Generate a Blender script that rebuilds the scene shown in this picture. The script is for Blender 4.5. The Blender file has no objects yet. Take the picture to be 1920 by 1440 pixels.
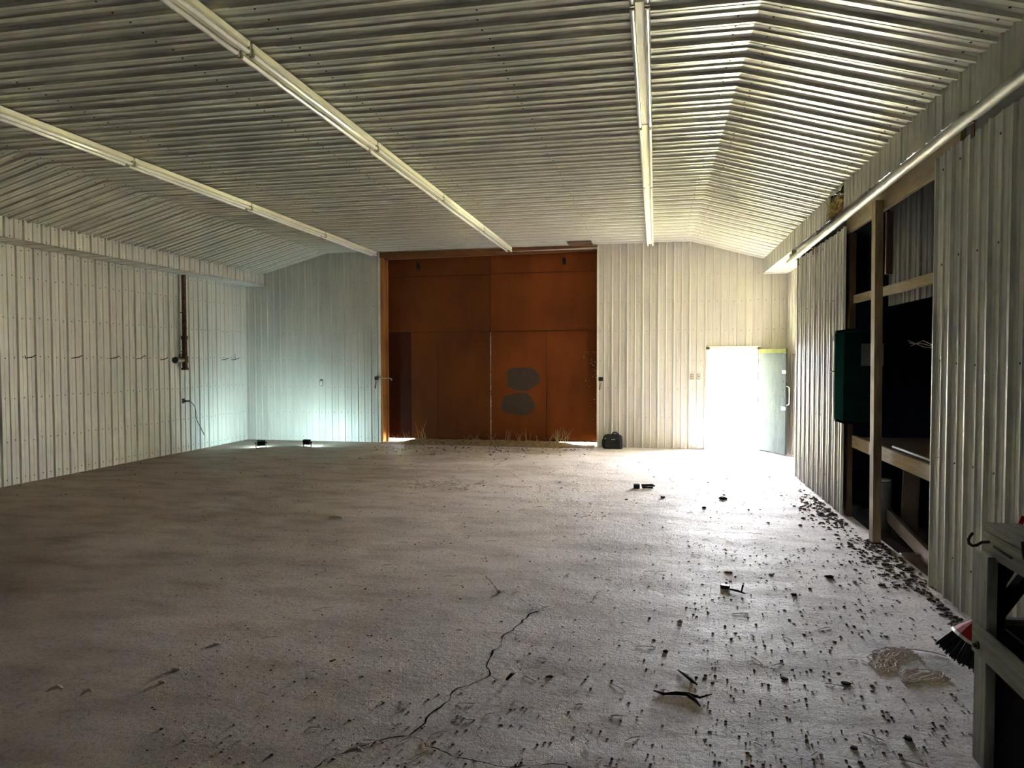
import bpy, math, random
from mathutils import Vector, Matrix

random.seed(7)
C = bpy.context.scene.collection
PI = math.pi

# ------------------------------------------------------------------ scene-wide numbers (metres)
D = 14.70            # inner face of the far wall
XL = -9.05           # long wall with the pipe
XP = 2.10            # sliding panels
XO = 2.515           # outer wall behind the panels
YN = -4.0            # near end wall
CZ = 4.135           # flat ceiling
CXL, CXR = -7.06, 0.67
SXL, SXR = -8.57, 2.05
SZT_L, SZT_R, SZB = 3.72, 3.745, 3.445

# ------------------------------------------------------------------ materials
def new_mat(name):
    m = bpy.data.materials.new(name); m.use_nodes = True
    nt = m.node_tree; nt.nodes.clear()
    out = nt.nodes.new('ShaderNodeOutputMaterial'); b = nt.nodes.new('ShaderNodeBsdfPrincipled')
    nt.links.new(b.outputs[0], out.inputs[0])
    return m, nt, b

def noise(nt, scale, detail=4, rough=.6, vec=None, stretch=None):
    tc = nt.nodes.new('ShaderNodeTexCoord'); src = tc.outputs['Object']
    if stretch:
        mp = nt.nodes.new('ShaderNodeMapping'); mp.inputs['Scale'].default_value = stretch
        nt.links.new(src, mp.inputs[0]); src = mp.outputs[0]
    n = nt.nodes.new('ShaderNodeTexNoise'); n.inputs['Scale'].default_value = scale
    n.inputs['Detail'].default_value = detail; n.inputs['Roughness'].default_value = rough
    nt.links.new(src, n.inputs['Vector'])
    return n.outputs['Fac']

def ramp(nt, fac, stops):
    r = nt.nodes.new('ShaderNodeValToRGB'); e = r.color_ramp.elements
    while len(e) < len(stops): e.new(.5)
    for k, (p, c) in zip(e, stops):
        k.position = p; k.color = (c[0], c[1], c[2], 1)
    nt.links.new(fac, r.inputs[0]); return r.outputs[0]

def mix(nt, fac, a, b, mode='MIX'):
    m = nt.nodes.new('ShaderNodeMix'); m.data_type = 'RGBA'; m.blend_type = mode
    if isinstance(fac, float): m.inputs[0].default_value = fac
    else: nt.links.new(fac, m.inputs[0])
    for i, v in ((6, a), (7, b)):
        if isinstance(v, tuple): m.inputs[i].default_value = (*v, 1)
        else: nt.links.new(v, m.inputs[i])
    return m.outputs[2]

def bump(nt, b, h, strength, dist=.01):
    n = nt.nodes.new('ShaderNodeBump'); n.inputs['Strength'].default_value = strength
    n.inputs['Distance'].default_value = dist
    nt.links.new(h, n.inputs['Height']); nt.links.new(n.outputs[0], b.inputs['Normal'])

def simple(name, col, rough=.6, metal=0., var=.15, scale=8, bmp=0., stretch=None, spec=.5, emit=None):
    m, nt, b = new_mat(name)
    f = noise(nt, scale, 5, .6, stretch=stretch)
    lo = tuple(c * (1 - var) for c in col); hi = tuple(min(1, c * (1 + var)) for c in col)
    nt.links.new(ramp(nt, f, [(.3, lo), (.7, hi)]), b.inputs['Base Color'])
    b.inputs['Roughness'].default_value = rough; b.inputs['Metallic'].default_value = metal
    b.inputs['Specular IOR Level'].default_value = spec
    if bmp: bump(nt, b, f, bmp)
    if emit:
        b.inputs['Emission Color'].default_value = (*emit[0], 1); b.inputs['Emission Strength'].default_value = emit[1]
    return m

def metal_sheet(name, col, rough, stretch, grime):
    """white painted steel sheet: streaky grime, slight unevenness of the sheet"""
    m, nt, b = new_mat(name)
    st = noise(nt, 3.0, 6, .65, stretch=stretch)
    sp = noise(nt, 45, 3, .6)
    base = ramp(nt, st, [(.28, tuple(c * (1 - grime) for c in col)), (.62, col)])
    dots = ramp(nt, sp, [(.70, (1, 1, 1)), (.76, (.55, .5, .42))])
    nt.links.new(mix(nt, 1.0, base, dots, 'MULTIPLY'), b.inputs['Base Color'])
    rr = ramp(nt, st, [(.3, (rough + .15,) * 3), (.7, (rough,) * 3)])
    nt.links.new(rr, b.inputs['Roughness'])
    b.inputs['Specular IOR Level'].default_value = .6
    w = noise(nt, 1.3, 2, .5)
    bump(nt, b, w, .10, .05)
    return m

def wood(name, a, c, rough=.75, stretch=(6, 6, .6), scale=6, bmp=.35):
    m, nt, b = new_mat(name)
    f = noise(nt, scale, 8, .7, stretch=stretch); g = noise(nt, 1.5, 3, .5)
    col = ramp(nt, f, [(.3, a), (.68, c)])
    col = mix(nt, .35, col, ramp(nt, g, [(.3, tuple(x * .5 for x in a)), (.7, c)]))
    nt.links.new(col, b.inputs['Base Color']); b.inputs['Roughness'].default_value = rough
    b.inputs['Specular IOR Level'].default_value = .3
    bump(nt, b, f, bmp, .004)
    return m

M = {}
M['wall_long'] = metal_sheet('white_sheet_long_wall', (.72, .70, .64), .33, (1, 1, .12), .16)
M['wall_far'] = metal_sheet('white_sheet_far_wall', (.60, .57, .50), .38, (1.2, 1, .12), .22)
M['ceil'] = metal_sheet('white_sheet_ceiling', (.60, .59, .52), .24, (.10, 1, 1), .12)
M['panel'] = metal_sheet('worn_sheet_panel', (.48, .48, .44), .36, (1, 1, .1), .3)
M['dark_sheet'] = metal_sheet('old_grey_sheet', (.25, .25, .24), .5, (1, 1, .1), .4)
M['trimwhite'] = simple('white_painted_trim', (.74, .71, .63), .4, var=.12, scale=5)
M['screw'] = simple('screw_head', (.05, .045, .04), .5, .3)
M['wood_orange'] = wood('orange_stained_lumber', (.34, .13, .035), (.52, .24, .075))
M['wood_header'] = wood('brown_stained_header_lumber', (.15, .055, .016), (.30, .125, .04), stretch=(.6, 6, 6))
M['wood_pale'] = wood('aged_pale_lumber', (.13, .085, .045), (.33, .24, .14))
M['wood_horiz'] = wood('aged_pale_lumber_lying', (.24, .17, .09), (.46, .36, .21), stretch=(6, .6, 6))
M['wood_brown'] = wood('brown_lumber', (.065, .036, .02), (.15, .088, .05))
M['wood_bench'] = wood('weathered_grey_bench_wood', (.11, .11, .10), (.42, .42, .38), stretch=(6, .5, 6), bmp=.8)
M['wood_bench_up'] = wood('weathered_grey_bench_leg_wood', (.15, .15, .14), (.50, .50, .46), bmp=.6)
M['old_dark'] = wood('old_dark_lumber', (.03, .02, .012), (.075, .05, .03), stretch=(6, .6, 6))
M['near_wall'] = wood('unseen_dark_boards', (.02, .015, .01), (.06, .045, .03))  # unseen end wall, made dark to cut light bounced back
M['shade_black_ply'] = simple('shade_black_plywood', (.006, .006, .006), .9, spec=.1)  # puts the bench's deep shade into the board colour
M['lean_shade'] = simple('shade_blue_black_boards', (.010, .018, .042), .9, spec=.1, stretch=(1, 4, .3))  # darkness of the unlit store room put into the boards' colour
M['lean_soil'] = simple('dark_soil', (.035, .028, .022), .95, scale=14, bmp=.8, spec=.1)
M['green'] = simple('dark_green_enamel', (.003, .018, .014), .9, var=.2, scale=4, spec=0.)
M['paper'] = simple('faded_paper', (.15, .155, .14), .8, var=.1)
M['black_plastic'] = simple('black_plastic', (.008, .008, .009), .5)
M['black_cloth'] = simple('black_nylon', (.010, .010, .012), .85, scale=120, bmp=.3)
M['grey_tab'] = simple('silver_woven_label', (.55, .53, .5), .5)
M['galv'] = simple('galvanised_steel', (.33, .34, .31), .55, .1, var=.18, scale=9)
M['rust'] = simple('rusty_iron', (.11, .045, .028), .8, .2, var=.6, scale=14, bmp=.4)
M['dark_iron'] = simple('dark_iron', (.025, .022, .02), .55, .6, var=.4)
M['brass'] = simple('tarnished_brass', (.38, .33, .22), .45, .7, var=.3)
M['enamel'] = simple('cream_fixture_enamel', (.90, .86, .70), .38, var=.1, scale=5, stretch=(1, .2, 1))
M['tube'] = simple('fluorescent_tube_glass', (.93, .92, .88), .12, var=.03, spec=.8)
M['socket'] = simple('yellowed_lamp_socket', (.5, .45, .33), .6)
M['plate'] = simple('grey_wall_plate', (.34, .32, .28), .5)
M['plate_white'] = simple('white_receptacle', (.8, .8, .78), .4)
M['hole'] = simple('dark_slot', (.01, .01, .01), .9)
M['cord'] = simple('brown_cable', (.06, .05, .04), .6)
M['red'] = simple('red_plastic', (.30, .010, .014), .7, spec=.1)
M['white_plastic'] = simple('white_plastic', (.75, .73, .7), .4)
M['bristle'] = simple('black_bristles', (.010, .011, .013), .7, scale=60)
M['twine'] = simple('pale_twine', (.80, .73, .72), .8, scale=80)
M['soil'] = simple('dark_soil_crumbs', (.10, .086, .074), .95, var=.5, scale=25, spec=.15)
M['ridge'] = simple('brown_sill_dirt', (.24, .17, .10), .95, var=.5, scale=18, bmp=.6, spec=.1)
M['barkdark'] = simple('dark_bark', (.03, .025, .022), .9, var=.5, scale=40, bmp=.6, spec=.15)
M['chip'] = simple('pale_concrete_chip', (.62, .58, .52), .9, scale=30)
M['stickpale'] = simple('pale_stick', (.6, .53, .42), .8, scale=20)
M['straw'] = simple('dry_straw', (.40, .30, .13), .85, var=.4, scale=30)
M['weed'] = simple('dry_weed', (.42, .36, .2), .85, var=.4, scale=20)
M['crack'] = simple('crack_shadow_dirt', (.012, .010, .009), 1., spec=0.)
M['patch'] = simple('grey_primer', (.078, .056, .042), 1., var=.08, scale=10, spec=0.)
M['seam_light'] = simple('pale_seam_light', (.55, .47, .38), .85, scale=40)
M['cover'] = simple('grey_weathered_board', (.07, .07, .065), .9)

def ply(name, a, c):
    m, nt, b = new_mat(name)
    f = noise(nt, 2.2, 6, .65, stretch=(1, 1, .35)); g = noise(nt, .6, 2, .5); h = noise(nt, 60, 3, .6, stretch=(1, 1, .1))
    col = ramp(nt, f, [(.3, a), (.7, c)])
    col = mix(nt, .4, col, ramp(nt, g, [(.35, tuple(x * .6 for x in a)), (.65, tuple(x * 1.25 for x in c))]))
    nt.links.new(col, b.inputs['Base Color']); b.inputs['Roughness'].default_value = .75
    b.inputs['Specular IOR Level'].default_value = .2
    bump(nt, b, h, .15, .003); return m
M['ply_red'] = ply('rust_red_plywood', (.125, .028, .0045), (.215, .052, .008))
M['ply_brown'] = ply('brown_orange_plywood', (.10, .027, .0045), (.165, .046, .0075))
M['ply_dark'] = ply('dark_red_plywood', (.045, .007, .002), (.066, .012, .003))

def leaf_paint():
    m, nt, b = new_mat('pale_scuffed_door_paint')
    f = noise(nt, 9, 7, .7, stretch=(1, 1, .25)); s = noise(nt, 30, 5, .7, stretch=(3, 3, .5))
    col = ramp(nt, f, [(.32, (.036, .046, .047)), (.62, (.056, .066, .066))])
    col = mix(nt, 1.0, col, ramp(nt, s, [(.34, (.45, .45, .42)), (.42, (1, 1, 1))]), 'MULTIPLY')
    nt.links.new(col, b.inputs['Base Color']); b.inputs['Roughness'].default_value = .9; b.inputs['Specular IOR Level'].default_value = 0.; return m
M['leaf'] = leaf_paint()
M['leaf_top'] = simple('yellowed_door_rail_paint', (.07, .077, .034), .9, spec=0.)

def floor_mat():
    m, nt, b = new_mat('dusty_concrete')
    tc = nt.nodes.new('ShaderNodeTexCoord')
    big = noise(nt, .35, 5, .6); mid = noise(nt, 2.2, 6, .65, stretch=(.6, 1.3, 1)); fine = noise(nt, 38, 6, .7); grit = noise(nt, 150, 3, .7)
    # brown earth towards the long wall; falloff of the door's light also in this colour
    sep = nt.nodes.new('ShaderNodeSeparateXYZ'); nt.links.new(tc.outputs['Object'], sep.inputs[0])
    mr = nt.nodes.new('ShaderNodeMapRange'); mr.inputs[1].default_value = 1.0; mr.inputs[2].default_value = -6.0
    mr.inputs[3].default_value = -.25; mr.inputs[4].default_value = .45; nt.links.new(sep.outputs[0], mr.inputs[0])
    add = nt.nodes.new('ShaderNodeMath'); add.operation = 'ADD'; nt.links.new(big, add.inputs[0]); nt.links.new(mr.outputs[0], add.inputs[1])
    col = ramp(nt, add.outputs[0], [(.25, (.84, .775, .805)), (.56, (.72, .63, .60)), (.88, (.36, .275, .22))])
    col = mix(nt, 1.0, col, ramp(nt, mid, [(.3, (.62, .60, .59)), (.55, (1, 1, 1))]), 'MULTIPLY')
    col = mix(nt, 1.0, col, ramp(nt, fine, [(.30, (.50, .48, .46)), (.50, (1, 1, 1))]), 'MULTIPLY')
    col = mix(nt, 1.0, col, ramp(nt, grit, [(.30, (.35, .33, .31)), (.40, (1, 1, 1))]), 'MULTIPLY')
    nt.links.new(col, b.inputs['Base Color'])
    nt.links.new(ramp(nt, mid, [(.3, (.78,) * 3), (.65, (.58,) * 3)]), b.inputs['Roughness'])
    b.inputs['Specular IOR Level'].default_value = .45
    a2 = nt.nodes.new('ShaderNodeMath'); a2.operation = 'MULTIPLY_ADD'; nt.links.new(grit, a2.inputs[0]); a2.inputs[1].default_value = .5; nt.links.new(fine, a2.inputs[2])
    mdn = noise(nt, 9, 5, .65)
    a3 = nt.nodes.new('ShaderNodeMath'); a3.operation = 'MULTIPLY_ADD'; nt.links.new(mdn, a3.inputs[0]); a3.inputs[1].default_value = 1.6; nt.links.new(a2.outputs[0], a3.inputs[2])
    bump(nt, b, a3.outputs[0], .9, .016)
    return m
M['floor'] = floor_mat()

def ground_mat():
    m, nt, b = new_mat('sunlit_grass_ground')
    f = noise(nt, 1.2, 6, .7)
    nt.links.new(ramp(nt, f, [(.35, (.36, .36, .16)), (.65, (.56, .54, .32))]), b.inputs['Base Color'])
    b.inputs['Roughness'].default_value = .9; b.inputs['Specular IOR Level'].default_value = .1
    return m
M['ground'] = ground_mat()
M['gravel'] = simple('pale_gravel', (.64, .59, .54), .95, scale=30, spec=.1)
M['grass'] = simple('green_grass', (.30, .38, .10), .8, var=.3, scale=4, spec=.2)
M['lens'] = simple('cool_white_led_lens', (.8, .9, .9), .3, emit=((.62, .94, 1.0), 80.0))

# ------------------------------------------------------------------ mesh builder
class MB:
    def __init__(s): s.v = []; s.f = []; s.mi = []
    def quad(s, a, b, c, d, mi=0):
        n = len(s.v); s.v += [tuple(a), tuple(b), tuple(c), tuple(d)]; s.f.append((n, n + 1, n + 2, n + 3)); s.mi.append(mi)
    def poly(s, pts, mi=0):
        n = len(s.v); s.v += [tuple(p) for p in pts]; s.f.append(tuple(range(n, n + len(pts)))); s.mi.append(mi)
    def box(s, x0, x1, y0, y1, z0, z1, mi=0, mat=None):
        n = len(s.v)
        p = [(x0, y0, z0), (x1, y0, z0), (x1, y1, z0), (x0, y1, z0), (x0, y0, z1), (x1, y0, z1), (x1, y1, z1), (x0, y1, z1)]
        if mat: p = [tuple(mat @ Vector(q)) for q in p]
        s.v += p
        for q in ((3, 2, 1, 0), (4, 5, 6, 7), (0, 1, 5, 4), (1, 2, 6, 5), (2, 3, 7, 6), (3, 0, 4, 7)):
            s.f.append(tuple(n + k for k in q)); s.mi.append(mi)
        return s
    def beam(s, a, b, w, h, up=(0, 0, 1), mi=0):
        """rectangular bar from a to b, w across, h along 'up'"""
        a = Vector(a); b = Vector(b); d = (b - a).normalized(); u = Vector(up)
        sd = d.cross(u).normalized(); u = sd.cross(d).normalized()
        m = Matrix((sd, u, d)).transposed().to_4x4(); m.translation = a
        s.box(-w / 2, w / 2, -h / 2, h / 2, 0, (b - a).length, mi, m); return s
    def tube(s, pts, r, seg=10, mi=0, cap=True):
        pts = [Vector(p) for p in pts]; R = r if isinstance(r, (list, tuple)) else [r] * len(pts)
        n0 = len(s.v); up = None
        for i, p in enumerate(pts):
            d = (pts[min(i + 1, len(pts) - 1)] - pts[max(i - 1, 0)])
            if d.length < 1e-9: d = Vector((0, 0, 1))
            d.normalize()
            if up is None: up = Vector((0, 0, 1)) if abs(d.z) < .9 else Vector((1, 0, 0))
            x = d.cross(up).normalized(); up = x.cross(d).normalized()
            for k in range(seg):
                t = 2 * PI * k / seg; s.v.append(tuple(p + (x * math.cos(t) + up * math.sin(t)) * R[i]))
        for i in range(len(pts) - 1):
            for k in range(seg):
                a = n0 + i * seg + k; b = n0 + i * seg + (k + 1) % seg
                s.f.append((a, b, b + seg, a + seg)); s.mi.append(mi)
        if cap:
            s.f.append(tuple(n0 + k for k in reversed(range(seg)))); s.mi.append(mi)
            e = n0 + (len(pts) - 1) * seg; s.f.append(tuple(e + k for k in range(seg))); s.mi.append(mi)
        return s
    def lump(s, c, r, mi=0, flat=.6, seg=6, rng=random):
        """irregular faceted clod"""
        c = Vector(c); n = len(s.v); a0 = rng.random() * 6
        rx, ry = r * (.7 + .6 * rng.random()), r * (.6 + .5 * rng.random())
        rings = [(-.25, .72), (.25, 1.0), (.72, .66)]
        for z, k in rings:
            for i in range(seg):
                t = a0 + 2 * PI * i / seg; q = k * (.75 + .5 * rng.random())
                s.v.append((c.x + math.cos(t) * rx * q, c.y + math.sin(t) * ry * q, c.z + (z + .15) * r * flat * (.8 + .4 * rng.random())))
        s.v.append((c.x, c.y, c.z + r * flat * .95))
        for j in range(2):
            for i in range(seg):
                a = n + j * seg + i; b = n + j * seg + (i + 1) % seg
                s.f.append((a, b, b + seg, a + seg)); s.mi.append(mi)
        top = n + 3 * seg
        for i in range(seg):
            s.f.append((n + 2 * seg + i, n + 2 * seg + (i + 1) % seg, top)); s.mi.append(mi)
        s.f.append(tuple(n + i for i in reversed(range(seg)))); s.mi.append(mi)
        return s
    def prism(s, outline, depth_vec, mi=0):
        n = len(s.v); k = len(outline); dv = Vector(depth_vec)
        s.v += [tuple(p) for p in outline]; s.v += [tuple(Vector(p) + dv) for p in outline]
        s.f.append(tuple(n + i for i in reversed(range(k)))); s.mi.append(mi)
        s.f.append(tuple(n + k + i for i in range(k))); s.mi.append(mi)
        for i in range(k):
            j = (i + 1) % k; s.f.append((n + i, n + j, n + k + j, n + k + i)); s.mi.append(mi)
        return s
    def screw(s, p, nrm, r=.009, mi=1):
        p = Vector(p); nrm = Vector(nrm).normalized()
        a = nrm.orthogonal().normalized(); b = nrm.cross(a); n = len(s.v)
        for k in range(6):
            t = PI * k / 3; s.v.append(tuple(p + (a * math.cos(t) + b * math.sin(t)) * r))
        for k in range(6):
            t = PI * k / 3; s.v.append(tuple(p + nrm * .006 + (a * math.cos(t) + b * math.sin(t)) * r * .6))
        s.f.append(tuple(n + 6 + k for k in range(6))); s.mi.append(mi)
        for k in range(6):
            s.f.append((n + k, n + (k + 1) % 6, n + 6 + (k + 1) % 6, n + 6 + k)); s.mi.append(mi)
    def build(s, name, mats, parent=None, origin=None, smooth=False, bevel=0.):
        me = bpy.data.meshes.new(name)
        o = Vector(origin) if origin is not None else None
        if o is None and parent is not None: o = Vector(parent.location)
        vv = [tuple(Vector(v) - o) for v in s.v] if o is not None else s.v
        me.from_pydata(vv, [], s.f)
        mats = mats if isinstance(mats, (list, tuple)) else [mats]
        for m in mats: me.materials.append(m)
        me.polygons.foreach_set('material_index', s.mi)
        if smooth: me.polygons.foreach_set('use_smooth', [True] * len(s.f))
        me.validate(); me.update()
        ob = bpy.data.objects.new(name, me); C.objects.link(ob)
        if parent is not None:
            ob.parent = parent
            if parent.type == 'MESH' and origin is None: pass
        elif o is not None: ob.location = o
        if smooth:
            try:
                md = ob.modifiers.new('split', 'EDGE_SPLIT'); md.split_angle = math.radians(40)
            except Exception: pass
        if bevel:
            md = ob.modifiers.new('bevel', 'BEVEL'); md.width = bevel; md.segments = 2; md.limit_method = 'ANGLE'
        return ob

def tag(o, label, cat, group=None, kind=None):
    if label: o['label'] = label
    if cat: o['category'] = cat
    if group: o['group'] = group
    if kind: o['kind'] = kind
    return o
def empty(name, loc):
    o = bpy.data.objects.new(name, None); C.objects.link(o); o.location = loc; o.empty_display_size = .1; return o
def thing(name, loc, label, cat, group=None): return tag(empty(name, loc), label, cat, group)
def struct(o, label=None, cat=None):
    o['kind'] = 'structure'
    if label: o['label'] = label
    if cat: o['category'] = cat
    return o
def sub(name, mb, mat, parent, top, **k):
    """a sub-part: its mesh is in the thing's frame, parented to the part"""
    o = mb.build(name, mat, origin=top.location, **k); o.location = (0, 0, 0); o.parent = parent; return o
def copy_tree(o, parent=None):
    c = o.copy(); C.objects.link(c); c.parent = parent
    for ch in list(o.children): copy_tree(ch, c)
    return c

# ------------------------------------------------------------------ ribbed sheet
def profile(a0, a1, phase, P, extra=(), ds=1.0):
    """ribbed steel sheet: a tall rib each period, a low rib half way, pencil lines between"""
    rel = [(-.023, 0), (-.011, .021), (.011, .021), (.023, 0),
           (.25 * P - .006, 0), (.25 * P, .0028), (.25 * P + .006, 0),
           (.5 * P - .015, 0), (.5 * P - .006, .011), (.5 * P + .006, .011), (.5 * P + .015, 0),
           (.75 * P - .006, 0), (.75 * P, .0028), (.75 * P + .006, 0)]
    k0 = int(math.floor((a0 - phase) / P)) - 1; k1 = int(math.ceil((a1 - phase) / P)) + 1
    pts = [(phase + k * P + a, d) for k in range(k0, k1 + 1) for a, d in rel]; pts.sort()
    def at(a):
        for (p, dp), (q, dq) in zip(pts, pts[1:]):
            if p <= a <= q: return dp + (dq - dp) * ((a - p) / (q - p) if q > p else 0)
        return 0
    keys = sorted(set([a0, a1] + [e for e in extra if a0 < e < a1]))
    out = [p for p in pts if a0 < p[0] < a1] + [(k, at(k)) for k in keys]
    out.sort(); return [(a, d * ds) for a, d in out]
def sheet(mb, prof, lo, hi, mp, mi=0):
    n = len(mb.v)
    for a, d in prof:
        mb.v.append(tuple(mp(a, d, lo(a)))); mb.v.append(tuple(mp(a, d, hi(a))))
    for i in range(len(prof) - 1):
        k = n + 2 * i; mb.f.append((k, k + 2, k + 3, k + 1)); mb.mi.append(mi)

def ceil_z(x):
    if x <= SXL: return SZT_L
    if x < CXL: return SZT_L + (CZ - SZT_L) * (x - SXL) / (CXL - SXL)
    if x <= CXR: return CZ
    if x < SXR: return CZ + (SZT_R - CZ) * (x - CXR) / (SXR - CXR)
    return SZT_R

PY, PX = .2995, .3063          # rib pitch along the room / across it

# ---- long wall (x = XL), ribs stand towards +x
mb = MB()
mp = lambda a, d, z: (XL + d, a, z)
sheet(mb, profile(YN - .1, D + .05, 8.487, PY, ds=1.3), lambda a: -.02, lambda a: 3.50, mp)
mb.quad((XL - .24, YN - .2, -.2), (XL - .24, D + .3, -.2), (XL - .24, D + .3, 4.7), (XL - .24, YN - .2, 4.7))
for z in (.09, .63, 1.245, 1.83, 2.41, 3.0, 3.39):
    y = 8.487 - .25 * PY - 20 * PY / 2
    while y < D - .05:
        if y > 6: mb.screw((XL + .003, y + random.uniform(-.012, .012), z + random.uniform(-.015, .015)), (1, 0, 0))
        y += PY / 2
struct(mb.build('wall_left', [M['wall_long'], M['screw']]), 'long white ribbed steel wall with the rusty pipe and hooks', 'wall')

# ---- far wall (y = D) with the two door openings, ribs stand towards -y
BX0, BX1, BZ = -5.84, -1.155, 4.05       # big opening
MX0, MX1, MZ = 1.03, 1.985, 2.01         # small door opening
mb = MB(); ph = -8.83
mp = lambda a, d, z: (a, D - d, z)
mp2 = lambda a, d, z: (a, D - d - .005, z)
SEAM = 3.42
hi = lambda a: ceil_z(a) + .04
for a0, a1, l, h in ((-9.3, BX0, -.02, SEAM), (BX1, MX0, -.02, SEAM), (MX0, MX1, MZ, SEAM), (MX1, 2.8, -.02, SEAM)):
    sheet(mb, profile(a0, a1, ph, PX), lambda a, l=l: l, lambda a, h=h: h, mp)
br = (SXL, CXL, CXR, SXR)
sheet(mb, profile(-9.3, BX0, ph, PX, br), lambda a: SEAM - .02, hi, mp2)
sheet(mb, profile(BX0, BX1, ph, PX, br), lambda a: BZ, hi, mp2)
sheet(mb, profile(BX1, 2.8, ph, PX, br), lambda a: SEAM - .02, hi, mp2)
YB = D + .25
for x0, x1, z0, z1 in ((-9.4, BX0, -.2, 4.7), (BX0, BX1, BZ, 4.7), (BX1, MX0, -.2, 4.7), (MX0, MX1, MZ, 4.7), (MX1, 5.2, -.2, 4.7)):
    mb.quad((x0, YB, z0), (x1, YB, z0), (x1, YB, z1), (x0, YB, z1))
# reveals of the openings
for x in (BX0, BX1): mb.quad((x, D, -.2), (x, YB, -.2), (x, YB, BZ), (x, D, BZ))
mb.quad((BX0, D, BZ), (BX1, D, BZ), (BX1, YB, BZ), (BX0, YB, BZ))
for x in (MX0, MX1): mb.quad((x, D, -.2), (x, YB, -.2), (x, YB, MZ), (x, D, MZ))
mb.quad((MX0, D, MZ), (MX1, D, MZ), (MX1, YB, MZ), (MX0, YB, MZ))
for z in (.09, .63, 1.2, 1.77, 2.37, 2.94, 3.47):
    x = ph + .25 * PX
    while x < 2.5:
        if not (BX0 < x < BX1) and not (MX0 - .05 < x < MX1 + .05 and z < 2.1) and not (x < SXL and z > 3.4):
            mb.screw((x + random.uniform(-.01, .01), D - .004, z + random.uniform(-.015, .015)), (0, -1, 0), .008)
        x += PX / 2
struct(mb.build('wall_back', [M['wall_far'], M['screw']]), 'far white ribbed steel wall with the brown door and the open man door', 'wall')

# ---- ceiling: flat middle, two slopes; ribs run across the room and hang down
mb = MB(); phc = 6.15; pc = .2972
XLAP = -2.72
pr = profile(YN - .1, D + .05, phc, pc, ds=1.15)
sheet(mb, pr, lambda a: CXL, lambda a: XLAP, lambda a, d, x: (x, a, CZ - d))
sheet(mb, pr, lambda a: XLAP - .05, lambda a: CXR, lambda a, d, x: (x, a, CZ - d - .004))
def slope(x0, z0, x1, z1):
    L = math.hypot(x1 - x0, z1 - z0); nx, nz = (z1 - z0) / L, -(x1 - x0) / L
    if nz > 0: nx, nz = -nx, -nz
    sheet(mb, pr, lambda a: 0, lambda a: 1, lambda a, d, t: (x0 + (x1 - x0) * t + nx * d, a, z0 + (z1 - z0) * t + nz * d))
slope(CXL, CZ, SXL - .02, SZT_L - .006)
slope(CXR, CZ - .004, SXR + .02, SZT_R - .006)
for x in (-8.48, -7.16, -6.95, -5.3, -3.6, -2.62, -1.2, .55, .79, 1.95):
    y = phc + .25 * pc - 20 * pc
    while y < D - .05:
        if y > 3: mb.screw((x + random.uniform(-.02, .02), y + random.uniform(-.01, .01), ceil_z(x) - .006), (0, 0, -1), .0085)
        y += pc / 2
struct(mb.build('ceiling', [M['ceil'], M['screw']]), 'white ribbed steel ceiling with sloping sides', 'ceiling')

# ---- soffit boxes along both sides
mb = MB()
sheet(mb, profile(YN - .1, D + .02, 8.155, .3005, ds=1.2), lambda a: SZB, lambda a: SZT_L + .01, lambda a, d, z: (SXL + d, a, z))
sheet(mb, profile(YN - .1, D + .02, 8.155, .3005), lambda a: XL - .05, lambda a: SXL + .025, lambda a, d, x: (x, a, SZB - d * .5))
y = 8.155 - 5 * .3005 + .075
while y < D:
    mb.screw((SXL + .003, y, SZB + .03), (1, 0, 0), .0085); mb.screw((SXL + .003, y + .15, SZT_L - .04), (1, 0, 0), .0085); y += .3005
struct(mb.build('trim_1', [M['wall_long'], M['screw']]), 'boxed steel soffit along the long wall', 'soffit')
mb = MB(); HY0, HY1 = 8.62, 9.22      # torn-out place
rs = lambda a, d, z: (SXR - d * .6, a, z)
for a0, a1 in ((YN - .1, HY0), (HY1, D + .02)):
    sheet(mb, profile(a0, a1, 8.2, .3005), lambda a: SZB + .004 * math.sin(a * 9), lambda a: SZT_R + .01, rs)
sheet(mb, profile(11.3, D + .02, 8.2, .3005), lambda a: SXR - .012, lambda a: 2.60, lambda a, d, x: (x, a, SZB - d * .5))
mb.quad((SXR, YN, SZB), (XO + .3, YN, SZB), (XO + .3, 11.3, SZB), (SXR, 11.3, SZB))
# dark pocket behind the torn-out place
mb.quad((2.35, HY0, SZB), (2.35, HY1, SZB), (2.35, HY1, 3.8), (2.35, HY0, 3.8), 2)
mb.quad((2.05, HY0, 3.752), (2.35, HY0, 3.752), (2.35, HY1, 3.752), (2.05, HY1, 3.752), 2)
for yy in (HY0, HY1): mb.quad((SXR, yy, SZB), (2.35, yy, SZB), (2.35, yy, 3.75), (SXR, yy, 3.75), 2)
# bent flap of the slope sheet over the hole
mb.quad((SXR - .01, HY0 - .02, 3.745), (SXR - .01, HY1 + .03, 3.74), (SXR - .045, HY1 + .03, 3.70), (SXR - .03, HY0 - .02, 3.665), 0)
struct(mb.build('trim_2', [M['panel'], M['screw'], M['lean_shade']]), 'boxed steel soffit above the sliding panels, torn open at one place', 'soffit')

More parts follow.
